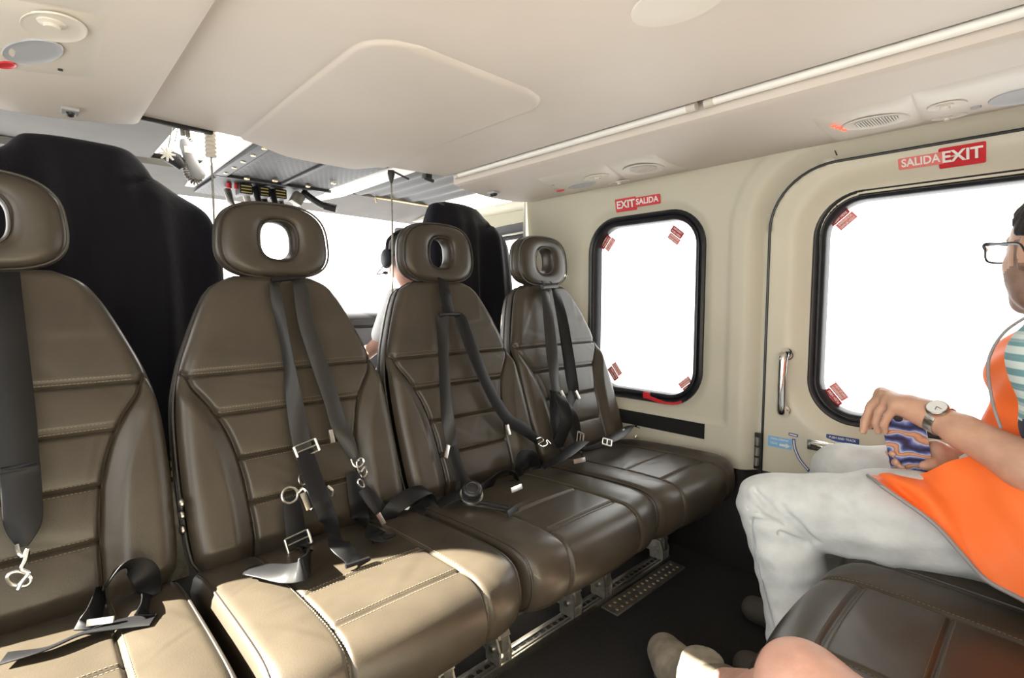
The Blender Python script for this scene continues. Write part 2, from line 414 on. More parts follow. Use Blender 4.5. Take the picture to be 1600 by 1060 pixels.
def make_backrest(par):
    NV = 150; f = MB(); rows = []; N1 = 30
    sl = [L_BACK*i/NV for i in range(NV+1)]
    for c in CROSS: sl = [q for q in sl if abs(q-c) > .0105]+[c+d for d in (-.0095, -.007, -.005, -.003, -.0015, 0, .0015, .003, .005, .007, .0095)]
    for s in sorted(sl):
        w_ = back_w(s); bx = min(bol_x(s), w_*0.96)
        cl = [1-(1-k/N1)**1.0 for k in range(N1+1)]; side = [bx+(w_-bx)*(k/N1)**1.6 for k in range(N1+1)]
        mid = [bx*math.sin(PI/2*k/36) for k in range(37)]; half = mid+side[1:]
        rows.append([bsurf(-q, s) for q in half[::-1]]+[bsurf(q, s) for q in half[1:]])
    f.sheet(rows)
    # gusset: boundary ring drawn back
    ring = [(back_w(L_BACK*i/NV), L_BACK*i/NV) for i in range(0, NV+1, 3)]
    left = [(-a, b) for a, b in ring]
    loop = left+[(back_w(L_BACK)*(2*j/16-1), L_BACK) for j in range(1, 16)]+ring[::-1]
    def edge(off, n):
        out = []
        for x, s in loop: out.append(bpt(x*(1+off/0.24), s+(off if s > 0.6 else 0), n))
        return out
    e0 = [bpt(x, s, -0.029) for x, s in loop]
    f.sheet([e0, edge(0.002, -0.035), edge(0.003, -0.05), edge(0.003, -0.072), edge(0.0, -0.082)])
    b = f.build('backrest', 'leather', par, sharp=80)
    p = MB(); p.tube(edge(0.001, -0.031), 0.0032, 6); p.build('piping', 'leather_piping', b); p = MB(); p.tube(edge(0.003, -0.060), 0.0026, 6); p.build('piping', 'leather_piping', b)
    q = MB(); q.add(edge(-0.002, -0.080)+[bpt(x*0.93, max(s, 0.02)*0.98, -0.105) for x, s in loop], [])
    n = len(loop); q.f = [(i, i+1, n+i+1, n+i) for i in range(n-1)]+[tuple(range(n, 2*n))]; q.build('shell', 'seat_shell', b)
    # stitching
    t = MB()
    def dash(pfun, length, step=0.0062):
        k = 0.0
        while k < length-0.004:
            t.tube([pfun(k), pfun(k+0.0035)], 0.0006, 4, cap=False); k += step
    for k, c in enumerate(CROSS):
        hw = min(bol_x(c), back_w(c))-0.012
        for off in ((0.007, -0.007) if k < 2 else (0.006, 0.015)):
            dash(lambda d, off=off: bsurf(-hw+d, c+off, 0.0005), 2*hw)
    st = t.build('stitching', 'thread', b); st['kind'] = 'stuff'
    return b
PC = [(1.185, 0.372), (1.10, 0.392), (0.95, 0.402), (0.85, 0.406), (0.79, 0.406), (0.755, 0.400), (0.731, 0.384), (0.719, 0.355), (0.718, 0.322), (0.730, 0.288), (0.758, 0.266), (0.80, 0.260)]
PCC = catmull([V((0, a, b)) for a, b in PC], 16)
PL = [0.0]
for a, b in zip(PCC, PCC[1:]): PL.append(PL[-1]+(b-a).length)
def pprof(s):
    for i in range(len(PL)-1):
        if s <= PL[i+1] or i == len(PL)-2:
            t = (s-PL[i])/(PL[i+1]-PL[i]); p = PCC[i].lerp(PCC[i+1], t); d = (PCC[i+1]-PCC[i]).normalized(); return p, V((0, -d.z, d.y))*-1
L_PAN = PL[-1]
def s_at_y(y):
    for i, p in enumerate(PCC):
        if p.y <= y: return PL[i]
PCROSS = [s_at_y(0.905), s_at_y(0.795)]
def psurf(x, s, lift=0.0):
    p, n = pprof(min(max(s, 0), L_PAN)); hw = 0.2465; e = hw-abs(x); r = 0.026; h = 0
    if e < r: h -= r*(1-math.sqrt(max(0, 1-(1-max(e, 0)/r)**2)))
    sx = 0.128+0.012*sm(s_at_y(0.85), L_PAN, s)
    side = abs(x) > sx
    h -= 0.006*groove(abs(x)-sx, 0.004)
    if side: h += 0.006*math.sin(PI*min(1, (abs(x)-sx)/(hw-sx)))
    else:
        if s < s_at_y(0.76):
            for c in PCROSS: h -= 0.0045*groove(s-c, 0.004)
        h += 0.003*math.cos(PI*x/2/sx)
    fb = sm(s_at_y(0.9), s_at_y(0.74), s)
    q = V((x, p.y, p.z))+n*(h+lift); q.y -= 0.030*fb*(1-(abs(x)/0.25)**3)
    q += n*wrinkle(x*.9, s+0.1)*0.8
    return q
def make_pan(par):
    NV = 150; f = MB(); rows = []; N1 = 30
    sl = [L_PAN*i/NV for i in range(NV+1)]
    for c in PCROSS: sl = [q for q in sl if abs(q-c) > .0105]+[c+d for d in (-.0095, -.007, -.005, -.003, -.0015, 0, .0015, .003, .005, .007, .0095)]
    for s in sorted(sl):
        bx = 0.128+0.012*sm(s_at_y(0.85), L_PAN, s); half = [bx*math.sin(PI/2*k/36) for k in range(37)]+[bx+(0.2465-bx)*(1-(1-k/N1)**1.3)*1.0 if False else bx+(0.2465-bx)*(k/N1) for k in range(1, N1+1)]
        rows.append([psurf(-q, s) for q in half[::-1]]+[psurf(q, s) for q in half[1:]])
    f.sheet(rows)
    for sg in (-1, 1):
        ed = [psurf(sg*0.2465, L_PAN*i/NV) for i in range(0, NV+1, 2)]
        a = [V((sg*0.249, p.y*0.995+0.005, min(p.z, 0.37)-0.006)) for p in ed]
        b = [V((sg*0.244, lerp(p.y, 0.95, .10), 0.262)) for p in ed]
        f.sheet([ed, a, b])
    rear = psurf(0, 0)
    f.sheet([[V((-0.244, 1.16, 0.262)), V((0.244, 1.16, 0.262))], [V((-0.244, 0.77, 0.262)), V((0.244, 0.77, 0.262))]])
    b = f.build('seat_cushion', 'leather', par, sharp=80)
    for sg in (-1, 1):
        p = MB(); s0 = 0.02; p.tube([psurf(sg*0.236, s0+(L_PAN-s0-.02)*i/50, 0.0005) for i in range(51)], 0.0026, 6); p.build('piping', 'leather_piping', b)
    t = MB()
    for c in PCROSS:
        for off in (-0.007, 0.007):
            k = -0.118
            while k < 0.118: t.tube([psurf(k, c+off, 0.0005), psurf(k+0.0035, c+off, 0.0005)], 0.0006, 4, cap=False); k += 0.0062
    for sg in (-1, 1):
        for off in (0.007,):
            k = 0.03
            while k < L_PAN-0.1: t.tube([psurf(sg*(0.128+off), k, 0.0005), psurf(sg*(0.128+off), k+0.0035, 0.0005)], 0.0006, 4, cap=False); k += 0.0062
    st = t.build('stitching', 'thread', b); st['kind'] = 'stuff'
    m = MB(); m.box((0, 0.965, 0.245), (0.42, 0.36, 0.03), 0.006); m.build('seat_pan', 'seat_shell', par)
    return b
def make_headrest(par):
    zc, yc = 1.083, 1.415; N = 96; f = MB()
    def outer(a, k=1.0):
        c, s_ = math.cos(a), math.sin(a); n = 2.9
        r = (abs(c)**n+abs(s_)**n)**(-1/n); x = 0.136*r*c*k; z = 0.096*r*s_*k
        x *= (1-0.05*(z/0.096)); return x, z
    def inner(a):
        c, s_ = math.cos(a), math.sin(a); n = 2.6
        r = (abs(c)**n+abs(s_)**n)**(-1/n); return 0.040*r*c+0.006, 0.047*r*s_+0.002
    M_ = 40; rows = []
    for j in range(M_):
        t = 2*PI*j/M_; c, s_ = math.cos(t), math.sin(t)
        n = 2.7; r = (abs(c)**n+abs(s_)**n)**(-1/n); q = r*c; d = r*s_      # q -1 inner .. 1 outer, d depth
        row = []
        for i in range(N):
            a = 2*PI*i/N; ox, oz = outer(a); ix, iz = inner(a); u = (q+1)/2
            x = lerp(ix, ox, u); z = lerp(iz, oz, u)
            y = yc+d*0.042+0.018*(x/0.136)**2*0+0.02*(z/0.1)*0.35
            row.append((x, y+0.0, zc+z))
        rows.append(row)
    rows.append(rows[0]); f.sheet(rows, closed=True)
    f.v = [v+V((.014, 0, 0)) for v in f.v]; h = f.build('headrest', 'leather', par, sharp=80)
    p = MB()
    for dy, k in ((-0.031, 0.985), (0.006, 0.997)):
        p.tube([(outer(2*PI*i/72, k)[0], yc+dy+0.02*(outer(2*PI*i/72)[1]/0.1)*.35, zc+outer(2*PI*i/72, k)[1]) for i in range(72)], 0.0026, 6, closed=True)
    p.tube([(lerp(inner(2*PI*i/48)[0], outer(2*PI*i/48)[0], .07), yc-0.0335, zc+lerp(inner(2*PI*i/48)[1], outer(2*PI*i/48)[1], .07)) for i in range(48)], 0.0018, 6, closed=True)
    p.v = [v+V((.014, 0, 0)) for v in p.v]; p.build('piping', 'leather_piping', h)
    g = MB()
    for sg in (-1, 1): g.cyl((sg*0.05, 1.42, 0.93), (sg*0.05, 1.425, 1.01), 0.006)
    g.box((0.0, 1.445, 1.0), (0.16, 0.03, 0.14), 0.008)
    for sg in (-1, 1): pass
    return h
def make_seat():
    o = thing('cabin_seat', 'x', 'seat', (0, 0.95, 0), 'row of four tan leather cabin seats')
    make_backrest(o); make_pan(o); make_headrest(o)
    for sg in (-1, 1): p = MB(); p.cyl((sg*0.045, 1.405, 0.93), (sg*0.045, 1.418, 1.02), 0.006); p.build('headrest_post', 'steel', o)
    return o
def add_legs(o, cx, xs):
    """front foot fittings on the rail with the raking bracket arms behind them"""
    for X in xs:
        l = MB()
        ol = [(0.906, 0.050), (0.906, 0.090), (0.930, 0.118), (0.960, 0.122), (1.16, 0.245), (1.185, 0.245), (1.17, 0.150), (1.06, 0.052), (0.96, 0.045)]
        l.prism(ol, (X-0.011, 0, 0), (0, 1, 0), (0, 0, 1), (1, 0, 0), 0.022)
        l.prism([(0.908, 0.086), (0.928, 0.122), (0.962, 0.127), (1.16, 0.248), (1.16, 0.240), (0.962, 0.118)], (X-0.020, 0, 0), (0, 1, 0), (0, 0, 1), (1, 0, 0), 0.040); l.prism([(0.96, 0.040), (0.96, 0.050), (1.06, 0.058), (1.17, 0.156), (1.175, 0.148), (1.065, 0.048)], (X-0.020, 0, 0), (0, 1, 0), (0, 0, 1), (1, 0, 0), 0.040)
        for sg in (-1, 1):
            l.prism([(0.905, 0.018), (0.905, 0.055), (0.918, 0.085), (0.945, 0.085), (0.958, 0.055), (0.958, 0.018)], (X+sg*0.018-0.003, 0, 0), (0, 1, 0), (0, 0, 1), (1, 0, 0), 0.006)
        leg = l.build('leg', 'worn_metal', o, smooth=False)
        k = MB(); k.cyl((X-0.027, 0.931, 0.055), (X+0.027, 0.931, 0.055), 0.008); k.lathe([(0, 0), (0.019, 0), (0.021, 0.006), (0.021, 0.020), (0.016, 0.026), (0.012, 0.034), (0, 0.034)], (X, 0.931, 0.0165), (0, 0, 1), 20)
        k.build('foot_fitting', 'steel', leg)
    b = MB(); b.tube([(min(xs), 1.01, 0.115), (max(xs), 1.01, 0.115)], 0.010, 10); b.build('cross_tube', 'worn_metal', o)
SEATX = [-0.052, 0.460, 0.968, 1.458]
SEATL = ['tan leather cabin seat, nearest and leftmost of the row, cut off by the frame edge',
         'tan leather cabin seat with its harness hanging open, sunlit cushion front, second from the left',
         'brown leather cabin seat with a round harness buckle on its cushion, third from the left',
         'dark looking leather cabin seat at the end of the row beside the small window']
seat0 = make_seat(); seats = []
def kids(o): return [c for c in bpy.data.objects if c.parent == o]
for i, X in enumerate(SEATX):
    if i == 0: r_ = seat0
    else:
        r_ = seat0.copy(); COL.objects.link(r_)
        for ch in kids(seat0):
            c = ch.copy(); COL.objects.link(c); c.parent = r_; ORG[c.name] = V((0, 0.95, 0))
            for g in kids(ch):
                d = g.copy(); COL.objects.link(d); d.parent = c; ORG[d.name] = V((0, 0.95, 0))
    seats.append(r_)
for ch in kids(seats[0]):
    if ch.name.startswith('headrest'): ch.location.x -= 0.030
for r_, X, lb in zip(seats, SEATX, SEATL):
    r_.location = (X, 0.95, 0); r_['label'] = lb; ORG[r_.name] = V((X, 0.95, 0))
for r_, X, xs in zip(seats, SEATX, ((-0.20, 0.12), (0.30, 0.655), (0.83, 1.115), (1.262, 1.60))): add_legs(r_, X, xs)

# ================================================================ DOOR GAP, HINGE, HANDLES, SIGNS
def wx(y, z, lift=0.0): return WR+wall_g(y, z)-lift      # x of the right wall's skin
g = MB(); pts = [(y, z) for y, z in rrect(*DOOR[:4], DOOR[4], 12)]
g.tube([(WR+0.047-0.018*sm(1.0, 1.45, z)**2, y, z) for y, z in pts], 0.0042, 8, closed=True); struct(g.build('trim_10', 'rubber'))
def panel_lines():
    f = MB(); f.tube([(wx(0.487, 1.384), 0.487, 1.395), (wx(0.475, 1.365)-0.004, 0.478, 1.362)], 0.0018, 6); return f
struct(panel_lines().build('trim_11', 'console_black'))
# exit signs: the bilingual stickers above each window
def sign(name, label, pieces, X0, tilt):
    """pieces: (text, y_centre, z_centre, width, height, colour, size)"""
    yc = sum(p[1] for p in pieces)/len(pieces); zc = pieces[0][2]
    o = thing(name, label, 'sign', (X0, yc, zc), 'exit stickers above the cabin windows')
    for k, (tx, y, z, w_, h_, cm, sz) in enumerate(pieces):
        m = MB(); x = X0-0.0010-0.0012*k; a = math.radians(tilt)
        ax = V((0, -math.cos(a), math.sin(a))); ay = V((0, math.sin(a), math.cos(a))); az = V((-1, 0, 0))
        c = V((x, y, z)); ol = rrect(-w_/2, w_/2, -h_/2, h_/2, 0.004, 4)
        m.prism(ol, c, ax, ay, az, 0.0009); m.v = [V((wx(v.y, v.z)-(X0-v.x)-.0025, v.y, v.z)) for v in m.v]; b = m.build('sticker', cm, o, smooth=False)
        t = MB(); text(t, tx, sz, c, ax, ay, lift=0.0012, bold=0.0008*sz/0.03, width=w_*0.86)
        t.v = [V((wx(v.y, v.z)-(X0-v.x)-.0025, v.y, v.z)) for v in t.v]; t.build('lettering', 'sign_white', b, smooth=False)
    return o
s1x = min(wx(y, 1.31) for y in (1.05, 1.15, 1.25))-0.001
sign('exit_sign', 'red sticker reading EXIT SALIDA above the small window', [('SALIDA', 1.108, 1.314, 0.115, 0.036, 'sign_red', 0.030), ('EXIT', 1.205, 1.312, 0.098, 0.050, 'sign_red', 0.040)], s1x, 0)
s2x = min(wx(y, 1.31) for y in (0.15, 0.25, 0.33))-0.001
sign('exit_sign', 'red sticker reading SALIDA EXIT above the large door window', [('SALIDA', 0.282, 1.311, 0.098, 0.028, 'sign_pale_red', 0.026), ('EXIT', 0.196, 1.310, 0.094, 0.048, 'sign_red', 0.036)], s2x, 0)
# emergency push-here stickers in the corners of the panes
def pane_sticker(label, X, y, z, rot, sc=1.0):
    o = thing('emergency_sticker', label, 'sticker', (X, y, z), 'red emergency stickers in the window corners')
    a = math.radians(rot); ax = V((0, -math.cos(a), math.sin(a))); ay = V((0, math.sin(a), math.cos(a))); az = V((-1, 0, 0)); c = V((X, y, z))
    m = MB(); m.prism(rrect(-.036*sc, .036*sc, -.017*sc, .017*sc, .006*sc, 4), c, ax, ay, az, 0.0008); b = m.build('red_label', 'sign_deep', o, smooth=False)
    t = MB(); text(t, 'EMERGENCY', .0125*sc, c+ay*.007*sc, ax, ay, .0011, .0002, .056*sc); text(t, 'PUSH HERE', .0125*sc, c-ay*.008*sc, ax, ay, .0011, .0002, .056*sc)
    t.build('lettering', 'placard_yellow' if False else 'sign_white', b, smooth=False)
    c2 = c-ay*.033*sc+ax*.006*sc
    m = MB(); m.prism(rrect(-.034*sc, .034*sc, -.0145*sc, .0145*sc, .001, 2), c2, ax, ay, az, 0.0006); b = m.build('pale_label', 'sign_pale_red', o, smooth=False)
    t = MB()
    text(t, 'EMERGENCIA', .0115*sc, c2+ay*.006*sc, ax, ay, .0011, .0002, .054*sc); text(t, 'EMPUJE AQUI', .0115*sc, c2-ay*.007*sc, ax, ay, .0011, .0002, .054*sc)
    t.build('lettering', 'sign_white', b, smooth=False)
XS1, XS2 = WR+0.022+0.030-0.001, WR+0.093+0.030-0.001
def ps(label, X, u, v, rot, sc):
    p = on(u, v, X=X); pane_sticker(label, X, p.y, p.z, rot, sc)
ps('red emergency sticker in the upper left corner of the small window', XS1, 946, 378, 52, 0.86)
ps('red emergency sticker in the upper right corner of the small window', XS1, 1058, 363, -38, 0.80)
ps('red emergency sticker in the lower left corner of the small window', XS1, 958, 584, 128, 0.86)
ps('red emergency sticker in the lower right corner of the small window', XS1, 1078, 606, 220, 0.80)
ps('red emergency sticker in the upper left corner of the door window', XS2, 1310, 338, 42, 0.86)
ps('red emergency sticker in the lower left corner of the door window', XS2, 1300, 622, 130, 0.86)
# red pull strap under the small window
m = MB(); x = wx(1.05, 0.548)-0.026
m.ribbon(catmull([(x, 1.11, 0.555), (x-.004, 1.075, 0.548), (x-.004, 1.03, 0.540), (x, 0.985, 0.540), (x+.002, 0.95, 0.552)], 6), V((0, 0, 1)), [0.014]*13+[0.009]*12, 0.003)
m.box((x-.003, 1.098, 0.557), (0.006, 0.030, 0.026), 0.002)
tag(m.build('pull_strap', 'red_strap'), 'red fabric pull strap hanging under the small window seal', 'strap')
# velcro band
m = MB(); x = wx(1.0, 0.46)
m.sheet([[(wx(y, z, 0.0035), y, z) for y in [0.853+0.40*j/20 for j in range(21)]] for z in (0.430, 0.457, 0.485)])
m.sheet([[(wx(y, .485, 0.0035), y, .485) for y in (0.853, 1.253)], [(wx(y, .485), y, .485) for y in (0.853, 1.253)]])
tag(m.build('velcro_strip', 'velcro'), 'black hook and loop strip on the cream wall below the small window', 'strip')
# chrome grab handle on the door
hy, hx = 0.604, wx(0.604, 0.66)
m = MB(); pts = catmull([(hx-.004, hy, 0.758), (hx-.030, hy, 0.748), (hx-.036, hy, 0.71), (hx-.038, hy, 0.66), (hx-.036, hy, 0.61), (hx-.030, hy, 0.572), (hx-.004, hy, 0.562)], 8)
n = len(pts); m.tube(pts, [0.019-0.006*math.sin(PI*i/(n-1))**0.7 for i in range(n)], 16, sx=1.0); h = m.build('grab_handle', 'chrome', wr[1])
for zz in (0.752, 0.568):
    m = MB(); m.ball((hx-.006, hy, zz), (0.012, 0.022, 0.021)); m.build('end_mount', 'chrome', h)
# door latch lever
lx = wx(0.49, 0.47); 
m = MB(); m.box((lx-.006, 0.487, 0.472), (0.010, 0.085, 0.034), 0.004); h = m.build('latch', 'chrome', wr[1])
m = MB(); m.tube(catmull([(lx-.014, 0.515, 0.474), (lx-.020, 0.49, 0.474), (lx-.022, 0.45, 0.470)], 5), 0.009, 12); m.build('lever', 'chrome', h)
# instruction labels
def lab(name, label, y, z, w_, h_, m_, txt, tcol):
    x = wx(y, z)-0.0012; o = thing(name, label, 'label', (x, y, z)); ax, ay = V((0, -1, 0)), V((0, 0, 1))
    m = MB(); m.prism(rrect(-w_/2, w_/2, -h_/2, h_/2, 0.002, 3), (x, y, z), ax, ay, (-1, 0, 0), 0.0008); m.build('label_sheet', m_, o, smooth=False)
    t = MB()
    for s_, yy, zz, sz, wd in txt: text(t, s_, sz, V((x, y, z))+ax*yy+ay*zz, ax, ay, 0.0012, 0.0002, wd)
    return o, t, x
o, t, x = lab('arrow_label', 'light blue sticker with a white arrow on the lower door', 0.615, 0.457, 0.074, 0.036, 'label_blue', [('PARA CERRAR', 0.0, 0.010, 0.008, 0.055), ('TIRAR', -0.018, -0.005, 0.008, 0.024)], 'sign_white')
t.prism([(0.0, -.004), (.020, -.004), (.020, -.009), (.033, 0), (.020, .009), (.020, .004), (0, .004)], (x-0.0010, 0.615, 0.450), (0, -1, 0), (0, 0, 1), (-1, 0, 0), 0.0006); t.build('lettering', 'sign_white', o, smooth=False)
o, t, x = lab('instruction_label', 'dark blue instruction sticker on the door behind the knees', 0.436, 0.495, 0.088, 0.034, 'label_navy', [('PUSH AND TRACK', 0.0, 0.009, 0.0095, 0.072), ('TO OPEN', -0.014, -0.006, 0.0095, 0.040)], 'sign_white')
t.build('lettering', 'sign_white', o, smooth=False)
xa = wx(0.55, 0.43)-0.002; o = thing('arc_marking', 'blue and white curved travel mark with a short dash above it, beside the arrow sticker', 'marking', (xa, 0.55, 0.43))
ap = catmull([(xa, 0.572, 0.478), (xa, 0.568, 0.450), (xa, 0.552, 0.415), (xa, 0.522, 0.382)], 8)
m = MB(); m.ribbon(ap, V((0, 1, .4)), 0.0095, 0.0012); m.build('blue_arc', 'label_navy', o)
m = MB(); m.ribbon([p+V((-.0008, 0, 0)) for p in ap[1:-1]], V((0, 1, .4)), 0.004, 0.0012); m.build('white_core', 'sign_white', o)
m = MB(); m.ribbon([(xa, 0.588, 0.492), (xa, 0.560, 0.490)], V((0, 0, 1)), 0.0095, 0.0012); m.build('dash', 'label_navy', o)
m = MB(); m.ribbon([(xa-.0008, 0.585, 0.492), (xa-.0008, 0.563, 0.490)], V((0, 0, 1)), 0.004, 0.0012); m.build('dash_core', 'sign_white', o)
# hinge in the door gap
m = MB(); m.box((WR+.024, 0.676, 0.42), (0.006, 0.022, 0.125), 0.002); h = m.build('hinge', 'kick_black', wr[1])
for zz in (0.385, 0.42, 0.455):
    m = MB(); m.tube([(WR+0.018, 0.676, zz-.014), (WR+0.018, 0.676, zz+.014)], 0.008, 10); m.build('knuckle', 'worn_metal', h)

# ================================================================ OVERHEAD
# light tubes in the trough
for a, b, lb in ((1.735, 1.07, 'white light tube in the ceiling trough running to the front end'), (0.66, -0.02, 'white light tube in the ceiling trough above the door')):
    pass
for a, b, lb in ((1.70, 0.688, 'forward white fluorescent tube in the slot beside the ceiling'), (0.640, -0.40, 'rear white fluorescent tube in the slot beside the ceiling, nearest the camera')):
    o = thing('light_tube', lb, 'light', (1.296, (a+b)/2, 1.436), 'tubes in the ceiling slot')
    m = MB(); m.tube([(1.296, a, 1.436), (1.296, b, 1.436)], 0.0105, 14); m.build('tube', 'tube_white', o)
    for yy in (a, b):
        m = MB(); m.tube([(1.296, yy-.012, 1.436), (1.296, yy+.012, 1.436)], 0.0125, 14); m.build('end_cap', 'panel_plastic', o)
def vz(x): # underside of the right valance
    return interps([(1.326, 1.404), (1.382, 1.394), (1.472, 1.384), (1.572, 1.380), (1.682, 1.385), (1.80, 1.400)], x)
def vzl(x): return vz(1.322+(0.238-x))
def plate(par, name, corners, zf, m_, th=0.0055, n=14):
    """thin plate following the curved underside; corners p00,p10,p11,p01 in (x,y)"""
    f = MB(); rows = []
    (a, b, c, d) = [V((p[0], p[1], 0)) for p in corners]
    for i in range(n+1):
        row = []
        for j in range(n+1):
            p = a.lerp(b, j/n).lerp(d.lerp(c, j/n), i/n); e = min(i, j, n-i, n-j); row.append((p.x, p.y, zf(p.x)-(th if e > 0 else 0.0)))
        rows.append(row)
    f.sheet(rows); return f.build(name, m_, par)
def dish(par, name, x, y, zf, rx, ry, m_, depth=0.010, th=0.006, rot=0):
    """oval recess: raised rim falling to a sunken floor"""
    f = MB(); rows = []; z0 = zf(x)-th-0.0006
    for k, dz in ((1.0, 0.001), (0.97, -0.0016), (0.90, -0.0005), (0.75, 0.0005*depth/0.01), (0.45, 0.0006), (0.0, 0.0006)):
        rows.append([(x+rx*k*math.cos(2*PI*i/36)*math.cos(rot)-ry*k*math.sin(2*PI*i/36)*math.sin(rot), y+rx*k*math.cos(2*PI*i/36)*math.sin(rot)+ry*k*math.sin(2*PI*i/36)*math.cos(rot), z0+dz) for i in range(36)])
    f.sheet(rows, closed=True); return f.build(name, m_, par)
def nozzle(par, x, y, z, r=0.016):
    z -= -.003; m = MB(); m.lathe([(0, -0.001), (r*.55, -0.001), (r*.6, 0.004), (r*.95, 0.006), (r*1.1, 0.014), (r*1.15, 0.02)], (x, y, z-0.014), (0, 0, 1), 24); return m.build('air_nozzle', 'panel_plastic', par)
# forward right unit
o = thing('service_panel', 'overhead service panel with grey lens and red button, near the front end', 'panel', (1.54, 1.15, 1.385), 'overhead service panels')
plate(o, 'lamp_plate', [(1.425, 1.375), (1.425, 1.068), (1.715, 1.165), (1.700, 1.44)], vz, 'panel_plastic')
dish(o, 'lens', 1.575, 1.285, vz, 0.035, 0.072, 'vent_grey', rot=-0.15)
dish(o, 'nozzle_recess', 1.520, 1.170, vz, 0.030, 0.055, 'panel_plastic', rot=-0.1); nozzle(o, 1.52, 1.165, vz(1.52)-.003)
dish(o, 'nozzle_recess', 1.655, 1.165, vz, 0.020, 0.050, 'panel_plastic', rot=-0.1); nozzle(o, 1.655, 1.165, vz(1.655)-.003, 0.011)
dish(o, 'call_button', 1.592, 1.405, vz, 0.010, 0.020, 'sign_red'); dish(o, 'small_button', 1.505, 1.373, vz, 0.006, 0.009, 'vent_grey')
o = thing('service_panel', 'overhead service panel with a round slatted speaker, toward the front end', 'panel', (1.54, 0.98, 1.385), 'overhead service panels')
plate(o, 'speaker_plate', [(1.428, 1.062), (1.445, 0.892), (1.685, 0.905), (1.712, 1.155)], vz, 'panel_plastic')
def grille(par, x, y, rx, ry, n, dark='vent_grey'):
    dish(par, 'grille_recess', x+.008, y+0.004, vz, rx*1.45, ry*1.55, 'panel_plastic', rot=0.2); dish(par, 'grille_back', x, y, lambda q: vz(q)-.0008, rx, ry, 'vent_grey')
    m = MB(); z = vz(x)-0.0092
    for k in range(n):
        q = -1+2*(k+.5)/n; L = rx*math.sqrt(1-q*q)*.96; m.box((x, y+q*ry, z), (2*L, 2*ry/n*.5, 0.002), 0)
    m.build('slats', 'panel_plastic', par, smooth=False)
grille(o, 1.535, 0.985, 0.045, 0.045, 14)
# aft right unit
o = thing('service_panel', 'overhead service panel with slatted speaker and lit red figures, above the door', 'panel', (1.57, 0.36, 1.385), 'overhead service panels')
plate(o, 'speaker_plate', [(1.455, 0.452), (1.455, 0.252), (1.690, 0.262), (1.722, 0.462)], vz, 'panel_plastic'); grille(o, 1.552, 0.335, 0.034, 0.045, 16)
mat('led_red', (0.4, 0.02, 0.01), 0.4, emit=((1.0, 0.08, 0.03), 1.6))
for k in range(4):
    m = MB(); m.box((1.515+.018*k, 0.418-.004*k, vz(1.53)-.0095), (0.010, 0.009, 0.002), 0.0005); m.build('red_figure', 'led_red', o)
o = thing('service_panel', 'overhead service panel with two air nozzles and blue grey lens, at the right frame edge', 'panel', (1.57, 0.16, 1.385), 'overhead service panels')
plate(o, 'lamp_plate', [(1.445, 0.247), (1.425, -0.05), (1.715, -0.05), (1.690, 0.256)], vz, 'panel_plastic')
dish(o, 'nozzle_recess', 1.550, 0.200, vz, 0.028, 0.036, 'panel_plastic', rot=0.1); nozzle(o, 1.548, 0.203, vz(1.55)-.003)
dish(o, 'nozzle_recess', 1.655, 0.208, vz, 0.020, 0.034, 'panel_plastic', rot=0.1); nozzle(o, 1.655, 0.212, vz(1.655)-.003, 0.011)
dish(o, 'lens', 1.600, 0.085, vz, 0.055, 0.050, 'vent_grey'); dish(o, 'small_button', 1.615, 0.156, vz, 0.007, 0.010, 'vent_grey')
# left unit
o = thing('service_panel', 'overhead service panel with nozzle, grey lens and red button, upper left corner', 'panel', (0.0, 1.25, 1.385), 'overhead service panels')
plate(o, 'lamp_plate', [(0.125, 1.385), (0.118, 1.075), (-0.20, 1.14), (-0.15, 1.47)], vzl, 'panel_plastic')
dish(o, 'nozzle_recess', 0.055, 1.150, vzl, 0.040, 0.062, 'panel_plastic', rot=0.25); nozzle(o, 0.052, 1.135, vzl(0.05)-.003, 0.019)
dish(o, 'lens', 0.030, 1.285, vzl, 0.032, 0.080, 'vent_grey', rot=0.35); dish(o, 'call_button', -0.005, 1.385, vzl, 0.011, 0.024, 'sign_red', rot=0.4); dish(o, 'small_button', 0.070, 1.350, vzl, 0.004, 0.004, 'console_black')
o = thing('service_panel', 'overhead service panel cut off by the top edge, in the upper left corner', 'panel', (0.0, 0.95, 1.385), 'overhead service panels')
plate(o, 'speaker_plate', [(0.118, 1.068), (0.118, 0.80), (-0.20, 0.84), (-0.20, 1.13)], vzl, 'panel_plastic')
# sockets
for x, y, zf, lb, nn in ((1.452, 1.655, vz, 'small black double socket under the right ceiling valance', 2), (0.098, 1.640, vzl, 'small black camera eye under the left ceiling valance', 1)):
    o = thing('ceiling_socket', lb, 'socket', (x, y, zf(x))); z = zf(x)
    m = MB(); m.box((x, y, z-.004), (0.032, 0.042, 0.008), 0.002); m.build('socket_plate', 'vent_grey', o)
    for k in range(nn):
        m = MB(); yy = y+(k-.5)*.018*(nn-1); m.lathe([(0, 0.006), (.006, 0.004), (.010, -.002), (.010, -.012)], (x, yy, z-.013), (0, 0, -1), 20); m.build('lens_eye' if nn == 1 else 'jack', 'black_plastic', o)
# ceiling dome fixture by the top edge
o = thing('dome_light', 'oval white ceiling fixture cut off by the top edge of the photo', 'light', (0.83, 0.50, 1.437))
m = MB()
m.sheet([[(0.835+a*math.cos(t), 0.475+b*math.sin(t), z) for t in [2*PI*i/40 for i in range(40)]] for a, b, z in ((.062, .085, 1.4375), (.060, .083, 1.4345), (.054, .077, 1.4345), (.050, .072, 1.436), (.030, .05, 1.4365), (0, 0, 1.4365))], closed=True)
m.build('bezel', 'panel_plastic', o)

